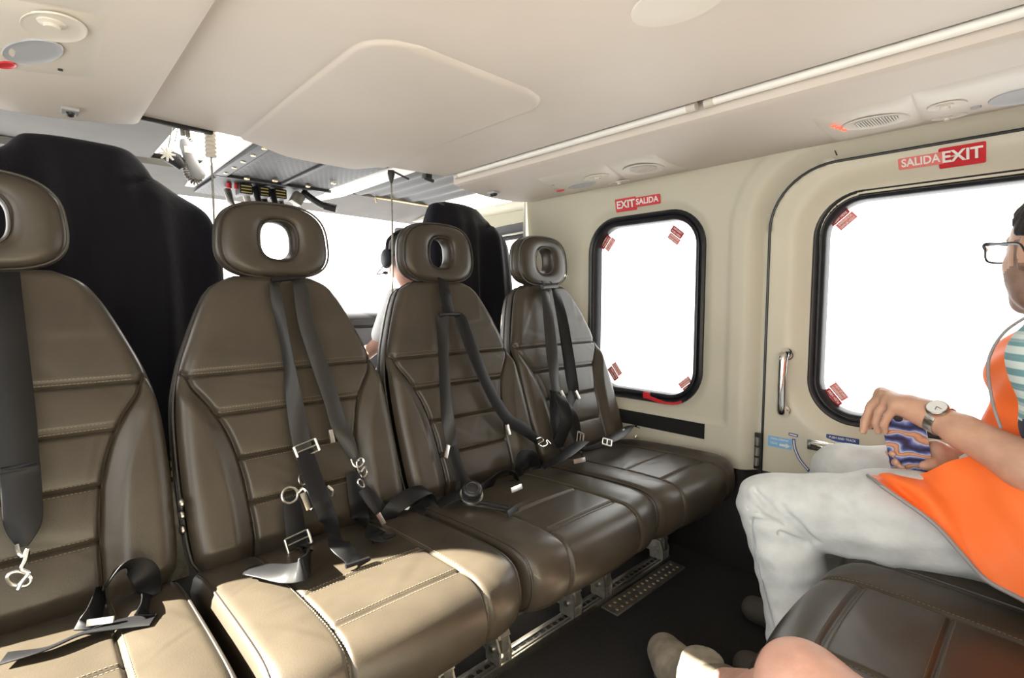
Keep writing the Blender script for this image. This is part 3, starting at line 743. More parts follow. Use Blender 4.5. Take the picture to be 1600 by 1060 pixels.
# ================================================================ COCKPIT BEYOND
CZ = 1.485
def slab(name, poly, z0, z1, m_):
    f = MB(); f.prism(poly, (0, 0, z0), (1, 0, 0), (0, 1, 0), (0, 0, 1), z1-z0); return struct(f.build(name, m_, smooth=False))
slab('trim_12', [(-0.55, 1.77), (0.378, 1.77), (0.378, 2.46), (-0.55, 2.62)], CZ, CZ+.02, 'cockpit_grey')
f = MB(); f.tube([(-0.5, 2.64, 1.475), (0.05, 2.60, 1.478)], 0.010, 8); struct(f.build('trim_13', 'tube_white'))
# ribbed sun shade under the right roof window
f = MB(); rows = []
for i in range(7):
    y = 1.80+(2.50-1.80)*i/6; rows.append([(1.20+0.50*j/60, y+0.0, CZ+0.006*math.sin(j/60*2*PI*5)-0.02*abs(j/60-.5)) for j in range(61)])
f.sheet(rows); f.sheet([[(p[0], p[1], p[2]+.012) for p in r_] for r_ in rows])
tag(f.build('sun_shade', 'visor_grey'), 'grey ribbed roof shade above the right cockpit seat', 'shade')
# header beam above the windshield
f = MB(); rows = []
for y, z in ((2.50, 1.500), (2.52, 1.478), (2.72, 1.462), (2.90, 1.434), (2.915, 1.445), (2.90, 1.51), (2.50, 1.52)): rows.append([(x, y+0.05*((x-.9)/1.1)**2*-1, z-0.025*((x-.9)/1.1)**2) for x in [-0.6+2.55*j/24 for j in range(25)]])
f.sheet(rows); struct(f.build('trim_14', 'cockpit_grey'))
f = MB(); f.tube([(1.36, 2.49, 1.472), (1.72, 2.485, 1.465)], 0.006, 8); f.tube([(1.36, 2.49, 1.472), (1.365, 2.49, 1.445)], 0.005, 8); struct(f.build('trim_15', 'brass'))
# white side frames of the overhead console
slab('trim_16', [(1.078, 1.77), (1.175, 1.77), (1.185, 2.50), (1.090, 2.95)], 1.452, 1.49, 'tube_white')
slab('trim_17', [(0.535, 1.77), (0.572, 1.77), (0.592, 3.0), (0.555, 3.0)], 1.452, 1.49, 'tube_white')
# side window frame outside the right cockpit seat
f = MB(); f.tube(catmull([(1.88, 1.80, 1.315), (1.87, 2.0, 1.305), (1.84, 2.3, 1.30), (1.70, 2.85, 1.36)], 8), 0.024, 12); struct(f.build('trim_18', 'visor_grey'))
f = MB(); f.tube(catmull([(1.88, 1.80, 1.268), (1.87, 2.0, 1.26), (1.84, 2.3, 1.26), (1.72, 2.85, 1.32)], 8), 0.013, 12); struct(f.build('trim_19', 'console_black'))
f = MB(); f.box((1.93, 2.3, 1.44), (0.28, 1.1, 0.03)); f.box((2.02, 2.3, 1.38), (0.03, 1.1, 0.16)); struct(f.build('trim_20', 'wall_cream', smooth=False))
f = MB(); f.tube(catmull([(-0.45, 2.2, 0.5), (-0.42, 2.6, 1.1), (-0.30, 2.85, 1.46)], 8), 0.03, 12); struct(f.build('trim_21', 'cockpit_grey'))
# lower cockpit sides
for x, nm in ((-0.52, 'trim_22'), (2.02, 'trim_23')):
    f = MB(); f.box((x, 2.45, 0.40), (0.04, 1.4, 0.84)); struct(f.build(nm, 'cockpit_grey', smooth=False))
# glareshield and instrument panel
o = thing('instrument_panel', 'dark instrument panel with rounded glareshield seen between the seats', 'instrument panel', (0.8, 2.8, 0))
f = MB(); f.sheet([[(x, y, z) for x in [0.0+1.50*j/20 for j in range(21)]] for y, z in catmull([V((2.56, .80, 0)), V((2.56, .835, 0)), V((2.62, .862, 0)), V((2.8, .865, 0)), V((3.05, .84, 0))], 4) and [(p.x, p.y) for p in catmull([V((2.56, .80, 0)), V((2.56, .835, 0)), V((2.62, .862, 0)), V((2.8, .865, 0)), V((3.05, .84, 0))], 4)]])
ol = [(p.x, p.y) for p in catmull([V((2.56, .80, 0)), V((2.56, .835, 0)), V((2.62, .862, 0)), V((2.8, .865, 0)), V((3.05, .84, 0))], 4)]+[(3.05, .78), (2.6, .78)]
f = MB(); f.prism(ol, (0, 0, 0), (0, 1, 0), (0, 0, 1), (1, 0, 0), 1.50); f.build('glareshield', 'console_black', o)
f = MB(); f.prism([(2.60, 0.78), (3.0, .78), (3.0, 0.25), (2.75, 0.25)], (0.06, 0, 0), (0, 1, 0), (0, 0, 1), (1, 0, 0), 1.38); f.build('dashboard', 'console_grey', o, smooth=False)
f = MB(); f.box((0.78, 2.86, 0.115), (0.40, 0.20, 0.27), 0.01); f.build('pedestal', 'console_grey', o)
# overhead console with perforated panels
o = thing('overhead_console', 'dark grey overhead console of perforated panels with yellow marked levers', 'console', (0.83, 2.3, 1.45), None)
def perf(name, x0, x1, y0, y1, z0, z1, nx, ny, margin):
    f = MB(); f.box(((x0+x1)/2, (y0+y1)/2, (z0+z1)/2+.005), (x1-x0, y1-y0, 0.006), 0.001); b = f.build(name, 'console_grey', o)
    h_ = MB()
    for i in range(nx):
        for j in range(ny):
            x = x0+margin+(x1-x0-2*margin)*(i+0.5*(j % 2))/(nx-.5); y = y0+margin+(y1-y0-2*margin)*j/(ny-1)
            z = (z0+z1)/2+.005-.0035
            h_.add([(x+.0090*math.cos(a), y+.0085*math.sin(a), z) for a in [2*PI*q/8 for q in range(8)]]+[(x, y, z+.0004)], [(q, (q+1) % 8, 8) for q in range(8)])
    hh = h_.build('perforation', 'console_black', b, smooth=False); hh['kind'] = 'stuff'; return b
perf('perforated_panel', 0.640, 0.842, 1.79, 2.385, 1.448, 1.448, 8, 24, 0.018)
perf('perforated_panel', 0.862, 1.062, 1.79, 2.385, 1.448, 1.448, 8, 24, 0.018)
perf('perforated_panel', 0.600, 0.790, 2.41, 2.95, 1.440, 1.440, 8, 20, 0.018)
f = MB(); f.box((0.83, 2.36, 1.462), (0.49, 1.20, 0.012), 0.002); f.box((0.605, 2.09, 1.447), (0.045, 0.60, 0.012), 0.002); f.box((0.852, 2.09, 1.447), (0.016, .60, .010), .002)
f.box((0.83, 2.397, 1.446), (0.49, 0.016, 0.014), 0.002); f.build('console_frame', 'console_grey', o)
f = MB(); f.box((0.935, 2.68, 1.452), (0.27, 0.50, 0.010), 0.002); f.build('switch_panel', 'console_black', o)
for k in range(5):
    f = MB(); f.lathe([(0, .004), (.008, .003), (.009, 0)], (0.607, 1.86+.115*k, 1.4405), (0, 0, -1), 12); f.build('screw', 'brass', o)
for x, y in ((0.80, 2.33), (0.945, 2.34), (1.0, 2.20), (0.70, 2.37)):
    f = MB(); f.lathe([(0, .006), (.011, .004), (.012, 0)], (x, y, 1.4425), (0, 0, -1), 12); f.build('fastener', 'brass', o)
for x in (0.665, 0.695):
    f = MB(); f.cyl((x, 2.50, 1.44), (x, 2.50, 1.418), 0.010); f.build('guard_switch', 'knob_red', o)
# lever quadrant hanging under the console
for k, (x, y) in enumerate(((0.725, 2.50), (0.80, 2.50), (0.870, 2.50))):
    l = MB(); l.box((x, y, 1.418), (0.055, 0.07, 0.045), 0.008); b = l.build('lever_block', 'console_black', o)
    for q in range(3):
        s_ = MB(); s_.box((x, y-.0355, 1.404+.013*q), (0.042-.010*(k == 1), 0.002, 0.004)); s_.build('yellow_stripe', 'placard_yellow', b, smooth=False)
for x in (0.765, 0.835):
    l = MB(); l.tube(catmull([(x, 2.48, 1.43), (x, 2.46, 1.40), (x, 2.44, 1.365), (x+.004, 2.43, 1.335)], 5), 0.013, 12); l.build('lever', 'black_plastic', o)
for k in range(5):
    l = MB(); x = 0.69+.075*k; l.tube([(x, 2.62, 1.43), (x, 2.58, 1.375), (x+.012, 2.56, 1.345)], [.016, .014, .008], 10); l.build('knob', ['worn_metal', 'panel_plastic', 'console_black'][k % 3], o)
l = MB(); l.tube(catmull([(0.975, 2.47, 1.44), (1.0, 2.44, 1.41), (1.035, 2.42, 1.385), (1.06, 2.40, 1.375)], 6), [0.016]*19, 12); l.build('lever', 'black_plastic', o)
l = MB(); l.cyl((1.05, 2.41, 1.378), (1.095, 2.38, 1.365), 0.020); l.build('lever_knob', 'black_plastic', o)
l = MB(); l.box((0.945, 2.47, 1.405), (0.05, 0.05, 0.055), 0.010, R=Matrix.Rotation(.5, 3, 'Y')); l.build('lever_block', 'worn_metal', o)
# hanging microphone, coil cords and wires at the ceiling edge
def coil(mb, pts, R_, turns, r):
    P_ = catmull(pts, 24); L = len(P_)-1; out = []; n = turns*10; up = V((1, 0, 0))
    for i in range(n+1):
        t = i/n*L; k = min(int(t), L-1); p = P_[k].lerp(P_[k+1], t-k); tg = (P_[k+1]-P_[k]).normalized()
        e = tg.orthogonal() if abs(tg.x) > .9 else tg.cross(V((1, 0, 0))).normalized(); g_ = tg.cross(e); a = 2*PI*turns*i/n
        out.append(p+(e*math.cos(a)+g_*math.sin(a))*R_)
    mb.tube(out, r, 6)
Ym = 1.93
o = thing('hand_microphone', 'grey hand microphone with coiled cord hanging in the roof window, left', 'microphone', on(290, 225, Y=Ym))
m = MB(); m.tube([on(288, 218, Y=Ym), on(290, 228, Y=Ym), on(300, 255, Y=Ym), on(311, 276, Y=Ym), on(313, 281, Y=Ym)], [.012, .018, .019, .021, .013], 14); m.build('mic_body', 'vent_grey', o)
m = MB(); m.box(on(292, 236, Y=Ym)-V((0, .018, 0)), (.022, .004, .020), .001); m.build('pale_sticker', 'tube_white', o)
m = MB(); coil(m, [on(292, 252, Y=Ym), on(290, 262, Y=Ym), on(294, 276, Y=Ym), on(305, 284, Y=Ym), on(313, 279, Y=Ym)], .008, 16, .0022); m.build('coiled_cord', 'worn_metal', o)
m = MB(); coil(m, [on(292, 204, Y=Ym), on(294, 212, Y=Ym), on(300, 222, Y=Ym)], .007, 6, .002); m.build('coiled_cord', 'worn_metal', o)
o = thing('hanging_bracket', 'dark hanging bracket with a star shaped knob beside the microphone', 'bracket', on(270, 245, Y=Ym))
m = MB(); m.tube([on(262, 243, Y=Ym), on(275, 250, Y=Ym), on(286, 262, Y=Ym)], [.02, .022, .014], 12); m.build('bracket_body', 'console_grey', o)
m = MB(); c = on(259, 243, Y=Ym)-V((0, .022, 0))
for k in range(8): a = 2*PI*k/8; m.tube([c, c+V((math.cos(a)*.022, 0, math.sin(a)*.022))], [.005, .003], 6)
m.build('star_knob', 'tube_white', o)
m = MB(); m.tube([on(262, 235, Y=Ym), on(266, 215, Y=Ym), on(271, 190, Y=Ym)], .0018, 6); m.build('hanger_wire', 'worn_metal', o)
m = MB(); m.tube([on(279, 195, Y=Ym), on(273, 222, Y=Ym)], .0014, 6); m.build('hanger_wire', 'worn_metal', o)
o = thing('headset_cable', 'thin cable on a ribbed plug hanging from the ceiling edge behind the left headrest', 'cable', (0.43, 1.79, 1.43), 'cables hanging from the ceiling edge')
m = MB(); m.tube([(0.43, 1.79, 1.46-.006*k) for k in range(17)], [0.014+0.003*(k % 2) for k in range(17)], 14); m.build('plug', 'panel_plastic', o)
m = MB(); m.tube([(0.43, 1.79, 1.37), (0.431, 1.79, 1.25), (0.430, 1.79, 1.10)], .0032, 8); m.build('wire', 'worn_metal', o)
o = thing('headset_cable', 'thin dark cable on a black plug hanging from the ceiling edge behind the middle headrest', 'cable', (1.052, 1.80, 1.43), 'cables hanging from the ceiling edge')
m = MB(); m.tube([(1.052, 1.80, 1.432), (1.052, 1.80, 1.42), (1.052, 1.80, 1.40), (1.052, 1.80, 1.385)], [.013, .014, .010, .005], 14); m.build('plug', 'black_plastic', o)
m = MB(); m.tube([(1.052, 1.80, 1.39), (1.053, 1.80, 1.2), (1.050, 1.80, 1.0), (1.048, 1.80, 0.95)], .0036, 8); m.build('wire', 'worn_metal', o)
m = MB(); m.tube([(1.055, 1.79, 1.428), (1.13, 1.80, 1.412)], .004, 8); m.build('hook', 'console_grey', o)
o = thing('ceiling_catch', 'small dark latch block on the ceiling front edge above the shade', 'latch', (1.2, 1.775, 1.43))
m = MB(); m.box((1.20, 1.775, 1.430), (.030, .03, .018), .003); m.build('latch_block', 'black_plastic', o); m = MB(); m.cyl((1.19, 1.775, 1.423), (1.23, 1.775, 1.415), .007); m.build('catch_pin', 'console_grey', o)
m = MB(); m.box((0.30, 1.765, 1.432), (0.26, 0.02, 0.012), 0.002); struct(m.build('trim_24', 'console_black'))
o = thing('cable_clip', 'dark clip on the ceiling front edge above the hanging microphone', 'clip', (0.37, 1.78, 1.43))
for k in range(2):
    m = MB(); m.tube([(0.355+.014*k, 1.785, 1.44), (0.357+.014*k, 1.785, 1.412)], .0062, 10); m.build('clip_barrel', 'worn_metal', o)

# cockpit seats and the dark coats thrown over them
def cockpit_seat(cx, label):
    o = thing('cockpit_seat', label, 'seat', (cx, 1.95, 0), 'cockpit seats')
    m = MB(); m.box((cx, 1.93, 0.78), (0.44, 0.07, 0.86), 0.03); m.build('backrest', 'seat_shell', o)
    m = MB(); m.box((cx-.03, 1.92, 1.25), (0.17, 0.06, 0.15), 0.025); m.build('headrest', 'seat_shell', o)
    m = MB(); m.box((cx, 2.20, 0.42), (0.46, 0.48, 0.12), 0.03); m.build('seat_cushion', 'seat_shell', o)
    m = MB(); m.box((cx, 2.15, 0.17), (0.36, 0.36, 0.36), 0.01); m.build('pedestal', 'worn_metal', o)
    return o
cockpit_seat(0.175, 'dark cockpit seat hidden under the large navy coat on the left'); cockpit_seat(1.53, 'dark cockpit seat hidden under the navy coat beside the pilot')
def coat(label, cx, sh, ztop, seed, rows_w, yb=1.93):
    """rows_w: (z, x_left, x_right, depth) silhouettes from top to hem"""
    rr = random.Random(seed); ph = [rr.uniform(0, 6.28) for _ in range(8)]
    f = MB(); rows = []; N = 160; M_ = 90; z0, z1 = rows_w[0][0], rows_w[-1][0]
    T = [(-r_[0], r_[1]) for r_ in rows_w]; U = [(-r_[0], r_[2]) for r_ in rows_w]; D_ = [(-r_[0], r_[3]) for r_ in rows_w]
    for i in range(M_+1):
        t = i/M_; z = z0+(z1-z0)*(t**1.3); xl = interps(T, -z); xr = interps(U, -z); d = interps(D_, -z); c = (xl+xr)/2; hw = (xr-xl)/2
        amp = 0.024*sm(0.02, 0.45, t)+0.003; row = []
        for j in range(N):
            a = 2*PI*j/N; n = 2.6; ca, sa = math.cos(a), math.sin(a); r_ = (abs(ca)**n+abs(sa)**n)**(-1/n)
            x = c+hw*r_*ca; s_ = (x-cx)
            fold = sum(math.sin(s_*k+ph[q]+z*w_)*wt for q, (k, w_, wt) in enumerate(((34, 2, .5), (58, -3, .3), (21, 4, .45), (90, 5, .12))))
            cr = (z-1.235)-(x-cx)*0.55; y = yb+d*r_*sa - (amp*fold if sa < 0 else 0) + (0.016*math.exp(-(cr/.010)**2)*sm(.02, .08, x-cx) if sa < 0 else 0)
            row.append((x+amp*0.3*math.sin(7*z+ph[5])*abs(ca), y, z))
        rows.append(row)
    f.sheet(rows, closed=True); f.f.append(tuple(range(N-1, -1, -1)))
    o = f.build('navy_coat', 'cloth_navy', sharp=85); tag(o, label, 'coat', 'navy coats over the cockpit seats')
    return o
K_ = 1.87/1.75
coat('large navy coat draped over the left cockpit seat', 0.175, 1, 1.37, 3,
     [(1.382, 0.05, 0.20, .012), (1.378, 0.02, 0.23, .035), (1.365, 0.00, 0.255, .055), (1.335, -0.025, 0.280, .070), (1.300, -0.075, 0.305, .080), (1.270, -0.10, 0.350, .085), (1.235, -0.115, 0.410, .090), (1.19, -0.125, 0.447, .092), (1.10, -0.13, 0.468, .10), (0.90, -0.135, 0.478, .105), (0.45, -0.14, 0.485, .115)])
coat('navy coat over the right cockpit seat, behind the middle headrest', 1.53, 1, 1.36, 8,
     [(1.372, 1.385, 1.49, .012), (1.368, 1.355, 1.53, .035), (1.355, 1.325, 1.575, .052), (1.31, 1.305, 1.625, .068), (1.275, 1.295, 1.68, .080), (1.235, 1.285, 1.745, .088), (1.18, 1.275, 1.785, .092), (1.0, 1.27, 1.80, .10), (0.75, 1.27, 1.80, .105), (0.45, 1.27, 1.80, .115)])
# yellow placard on the side of the left cockpit seat's coat
p = on(271, 716, Y=1.81)
o = thing('yellow_placard', 'small yellow and black placard low between the two left seats', 'label', p)
for k in range(4):
    m = MB(); m.box((p.x+.004, 1.800, p.z+.045-.03*k), (0.026, .004, .018), .001); m.build('placard_bar', 'placard_yellow', o)

# ================================================================ FLOOR RAIL
o = thing('seat_rail', 'silver seat rail with punched holes running along the dark floor', 'rail', (0.7, 0.93, 0))
m = MB(); m.box((0.55, 0.935, 0.006), (2.16, 0.050, 0.010), 0.002); m.build('rail_plate', 'worn_metal', o)
m = MB(); m.box((0.55, 0.908, 0.010), (2.16, 0.006, 0.020), 0.001); m.build('rail_lip', 'steel', o)
m = MB(); m.box((0.55, 0.945, 0.0125), (2.12, 0.006, 0.004), 0); m.box((0.55, 0.925, 0.0125), (2.12, 0.006, 0.004), 0); m.build('rail_track', 'steel', o)
m = MB()
for k in range(82):
    x = -0.48+.0255*k; m.lathe([(0, .0008), (.0085, .0006), (.0085, 0)], (x, 0.935, 0.0118), (0, 0, 1), 10)
h = m.build('rail_hole', 'console_black', o); h['kind'] = 'stuff'
m = MB(); m.box((1.42, 0.872, 0.004), (0.40, 0.060, 0.006), 0.001); m.build('end_plate', 'worn_metal', o)
m = MB()
for k in range(15):
    for q in range(2): m.ball((1.24+.0255*k, 0.858+.026*q, 0.0075), (.0055, .0055, .003), n=8)
h = m.build('grip_stud', 'brass', o); h['kind'] = 'stuff'
# slatted heater outlet beside the rail end
o = thing('floor_vent', 'dark slatted floor vent beneath the end seat', 'vent', (1.62, 1.06, 0))
m = MB(); m.box((1.62, 1.06, 0.075), (0.16, 0.05, 0.13), 0.006); m.build('vent_box', 'kick_black', o)
for k in range(5):
    m = MB(); m.box((1.60, 1.030, 0.045+.020*k), (0.10, 0.010, 0.005), 0.001); m.build('slat', 'worn_metal', o)

# ================================================================ SEAT HARNESSES (each one hangs its own way)
def spts(lst, n=7):
    """lst of (mode, u, v, lift, twist_deg, width_mm): b = on the backrest, p = on the cushion at height"""
    P_ = []; 
    for q in lst:
        P_.append(onb(q[1], q[2], q[3]) if q[0] == 'b' else onp(q[1], q[2], 0.405+q[3]))
    def ch(k):
        vals = [V((q[k], 0, 0)) for q in lst]; return [v.x for v in catmull(vals, n)]
    return catmull(P_, n), ch(4), [w_/1000 for w_ in ch(5)], [q[0] for q in lst for _ in range(n)][:-(n-1)] if n > 1 else None
def strap(par, name, lst, m_='webbing', th=0.0026, n=7):
    P_, tw, ws, md = spts(lst, n); wd = []
    N = len(P_)
    for i, p in enumerate(P_):
        t = (P_[min(i+1, N-1)]-P_[max(i-1, 0)]).normalized(); nn = BN if md[min(i, len(md)-1)] == 'b' else V((0, 0, 1))
        d = t.cross(nn).normalized(); wd.append(Quaternion(t, math.radians(tw[i])) @ d)
    m = MB(); m.ribbon(P_, wd, ws, th)
    # woven edge lines
    return m.build(name, m_, par, sharp=60)
def bar(par, name, a, b, w_=0.012, th=0.004, m_='steel'):
    a, b = V(a), V(b); t = (b-a); L = t.length; t.normalize(); nn = BN; s_ = t.cross(nn).normalized(); nn = s_.cross(t); R = Matrix((t, s_, nn)).transposed()
    m = MB(); m.box((a+b)/2, (L, w_, th), 0.0012, R=R); return m.build(name, m_, par)
def adjuster(par, u, v, w_, ang, mode='b', lift=0.035, h_=0.030, name='adjuster'):
    c = onb(u, v, lift) if mode == 'b' else onp(u, v, 0.405+lift); N = BN if mode == 'b' else V((0, -.3, 1)).normalized()
    ax = V((1, 0, 0)); ax = Quaternion(N, math.radians(ang)) @ ax; ay = N.cross(ax).normalized()
    m = MB(); hw = w_/2; hh = h_/2
    for a, b, r_ in (((-hw, -hh), (-hw, hh), .0035), ((hw, -hh), (hw, hh), .0035), ((-hw, -hh), (hw, -hh), .0025), ((-hw, 0), (hw, 0), .002), ((-hw, hh), (hw, hh), .0018)):
        m.tube([c+ax*a[0]+ay*a[1]+N*.004, c+ax*b[0]+ay*b[1]+N*.004], r_, 8)
    return m.build(name, 'steel', par)
def ring(par, c, r, ax, name='ring', th=0.0022, m_='steel', sq=1.0):
    ax = V(ax).normalized(); e = ax.orthogonal().normalized(); g_ = ax.cross(e); m = MB()
    m.tube([V(c)+e*math.cos(a)*r*sq+g_*math.sin(a)*r for a in [2*PI*i/28 for i in range(28)]], th, 8, closed=True); return m.build(name, m_, par)
def hook(par, pts, th=0.0026):
    m = MB(); m.tube(catmull(pts, 6), th, 8); return m.build('hook', 'chrome', par)
def figure8(par, c, ax, ay, s_=0.012):
    pts = []
    for i in range(30):
        a = 2*PI*i/29*0.86+.4; r_ = s_; pts.append(V(c)+ax*(math.sin(a)*r_)+ay*(math.sin(2*a)*r_*0.1+(math.cos(a)*r_*.9)+r_))
    pts += [V(c)+ax*(math.sin(a)*s_*.9)+ay*(-math.cos(a)*s_+0) for a in [.4+2*PI*i/24*.85 for i in range(25)]]
    m = MB(); m.tube(pts, 0.0023, 8); return m.build('hook', 'chrome', par)

S0, S1, S2, S3 = seats
# --- end strap slot and loop on every seat
for s_, u in ((S1, 447), (S2, 692), (S3, 856)):
    pass
# seat second from the left
a = strap(S1, 'shoulder_strap', [('b', 432, 436, .020, 0, 26), ('b', 429, 449, .040, 10, 24), ('b', 440, 505, .040, 55, 30), ('b', 452, 572, .036, 62, 34), ('b', 462, 640, .036, 20, 38), ('b', 471, 690, .036, 0, 42), ('b', 476, 706, .036, 0, 42)], 'webbing_grey')
b = strap(S1, 'strap_tail', [('b', 474, 700, .034, 0, 42), ('b', 483, 730, .050, 0, 42), ('b', 500, 778, .075, 0, 42), ('b', 514, 815, .080, 0, 42), ('p', 530, 850, .035, 0, 42), ('p', 556, 878, .010, 0, 42)])
adjuster(b, 478, 702, .052, 12); m = MB(); q1, q2 = onp(540, 886, .417), onp(577, 873, .417); m.tube([q1, q2], .0045, 8); m.build('stitched_end', 'webbing', b)
a = strap(S1, 'shoulder_strap', [('b', 464, 434, .020, 0, 40), ('b', 470, 450, .042, 0, 38), ('b', 478, 504, .040, 12, 38), ('b', 500, 572, .036, 8, 40), ('b', 518, 625, .036, 0, 40), ('b', 530, 665, .036, 0, 40), ('b', 545, 695, .036, 25, 34), ('b', 556, 722, .036, 30, 18)], 'webbing_grey')
m = MB(); m.tube([onb(424, 438, .046), onb(468, 434, .046)], .006, 10); m.build('strap_loop', 'webbing', a)
bar(a, 'adjuster', onb(516, 672, .045), onb(520, 692, .045), .010, .006)
hook(a, [onb(548, 718, .05), onb(553, 728, .05), onb(562, 730, .05), onb(568, 722, .05), onb(564, 716, .05), onb(558, 722, .05), onb(560, 735, .05), onb(568, 746, .05), onb(574, 738, .05), onb(570, 730, .05), onb(564, 738, .05)])
ring(a, onb(564, 756, .05), .013, BN+V((.5, 0, 0)), name='link', sq=.6)
b = strap(S1, 'lap_belt', [('b', 567, 764, .045, 20, 26), ('b', 580, 780, .05, 10, 34), ('b', 596, 800, .055, 0, 34), ('b', 604, 812, .055, 0, 34)])
bar(b, 'adjuster', onb(590, 803, .07), onb(602, 824, .065), .012, .006)
strap(S1, 'lap_belt', [('b', 602, 812, .055, 0, 38), ('b', 618, 792, .075, -20, 40), ('b', 645, 773, .085, -30, 40), ('b', 668, 766, .07, -60, 40), ('b', 672, 782, .045, -110, 40), ('b', 652, 800, .035, -150, 38), ('b', 626, 818, .03, -170, 36), ('b', 612, 822, .03, -180, 34)])
strap(S1, 'crotch_strap', [('b', 553, 738, .018, 0, 42), ('b', 558, 780, .018, 0, 44), ('b', 566, 815, .020, 0, 44), ('p', 585, 834, .020, 0, 44), ('p', 602, 843, .012, 0, 44)], 'webbing')
m = MB(); m.tube([onp(583, 848, .417), onp(617, 836, .417)], .0045, 8); m.build('stitched_end', 'webbing', b)
c = strap(S1, 'lap_belt', [('p', 380, 897, .010, 0, 6), ('p', 392, 891, .016, 0, 36), ('p', 415, 892, .020, 10, 40), ('p', 448, 896, .022, 30, 40), ('p', 476, 888, .035, 70, 40), ('b', 485, 872, .075, 90, 40), ('b', 475, 858, .075, 60, 40), ('b', 466, 848, .055, 0, 42), ('b', 462, 828, .045, 0, 42), ('b', 458, 800, .042, 0, 40), ('b', 454, 778, .040, 0, 30)])
adjuster(c, 465, 846, .050, 8, lift=.052)
ring(c, onb(453, 774, .044), .017, BN, 'ring', .0030)
hook(c, [onb(466, 770, .05), onb(474, 764, .055), onb(480, 775, .055), onb(478, 788, .055), onb(486, 796, .055)], .0042)
ring(c, onb(472, 750, .04), .012, BN+V((.8, 0, 0)), 'ring', .0022)
bar(c, 'latch_tongue', onb(474, 770, .06), onb(484, 796, .06), .016, .004)
hook(c, [onb(512, 760, .035), onb(519, 766, .04), onb(520, 776, .04)], .004)
# seat third from the left
a = strap(S2, 'shoulder_strap', [('b', 693, 438, .018, 0, 42), ('b', 695, 455, .040, 0, 42), ('b', 699, 478, .036, 0, 44), ('b', 701, 490, .036, 0, 44)])
m = MB(); m.tube([onb(686, 492, .043), onb(717, 491, .043)], .0065, 10); m.build('strap_loop', 'black_plastic', a)
a = strap(S2, 'shoulder_strap', [('b', 691, 494, .040, 40, 40), ('b', 692, 530, .040, 72, 40), ('b', 694, 578, .038, 74, 40), ('b', 698, 640, .036, 65, 40), ('b', 703, 672, .036, 30, 36), ('b', 706, 696, .036, 0, 36)], 'webbing_grey')
bar(a, 'adjuster', onb(696, 716, .045), onb(700, 696, .045), .012, .006)
strap(S2, 'shoulder_strap', [('b', 707, 698, .038, 0, 36), ('b', 711, 720, .038, 10, 36), ('b', 719, 742, .040, 10, 36), ('b', 730, 760, .045, 10, 34)])
a = strap(S2, 'shoulder_strap', [('b', 716, 492, .040, 0, 34), ('b', 722, 503, .042, 10, 40), ('b', 736, 542, .040, 8, 44), ('b', 755, 588, .040, 0, 44), ('b', 778, 633, .040, 0, 44), ('b', 797, 658, .040, 0, 42), ('b', 820, 672, .045, 0, 42), ('b', 840, 690, .045, 20, 20)], 'webbing')
bar(a, 'adjuster', onb(792, 664, .052), onb(796, 680, .052), .012, .006)
hook(a, [onb(838, 686, .055), onb(845, 684, .055), onb(849, 689, .055), onb(842, 694, .055), onb(848, 698, .055), onb(855, 694, .055), onb(854, 688, .055), onb(860, 694, .055)], .0024)
k = thing  # harness buckle of this seat
bc = onp(737, 770, .440); bn = V((-.25, -.45, .85)).normalized()
m = MB(); m.lathe([(0, .020), (.020, .020), (.0245, .017), (.026, .012), (.026, .002), (.022, -.002), (0, -.002)], bc, bn, 28); bk = m.build('rotary_buckle', 'black_plastic', S2)
m = MB(); m.lathe([(.014, .0205), (.016, .0225), (.018, .0205)], bc, bn, 28); m.build('knob_rim', 'webbing_grey', bk)
m = MB(); m.lathe([(0, -.012), (.029, -.012), (.031, -.008), (.029, -.004), (0, -.004)], bc, bn, 28); m.build('steel_base', 'steel', bk)
strap(S2, 'lap_belt', [('b', 752, 768, .055, 0, 34), ('b', 765, 757, .065, 30, 40), ('b', 780, 742, .075, 60, 42), ('b', 797, 738, .08, 95, 40), ('b', 806, 752, .06, 130, 40), ('b', 790, 764, .05, 170, 38), ('b', 770, 768, .045, 180, 38)])
bar(S2, 'adjuster', onp(798, 767, .430), onp(815, 760, .430), .014, .005)
strap(S2, 'lap_belt', [('b', 812, 745, .045, 0, 40), ('b', 811, 728, .060, 0, 40), ('b', 818, 714, .065, 0, 40), ('b', 830, 714, .06, 20, 40), ('b', 836, 728, .045, 20, 40), ('b', 833, 745, .035, 0, 40)])
strap(S2, 'lap_belt', [('p', 684, 790, .010, 0, 40), ('p', 700, 781, .020, 10, 42), ('p', 716, 773, .03, 20, 36), ('p', 726, 768, .034, 20, 30)])
b = strap(S2, 'strap_tail', [('p', 716, 752, .02, 0, 12), ('p', 716, 775, .012, 0, 12), ('p', 728, 787, .012, 0, 12), ('p', 760, 792, .010, 0, 12), ('p', 790, 797, .010, 0, 12)], 'webbing_grey')
strap(S2, 'strap_tail', [('p', 719, 765, .018, 0, 12), ('p', 730, 781, .014, 0, 12), ('p', 762, 786, .012, 0, 12), ('p', 795, 793, .012, 0, 12)], 'webbing_grey')
bar(b, 'end_clip', onp(793, 804, .420), onp(808, 793, .420), .016, .006, 'black_plastic')
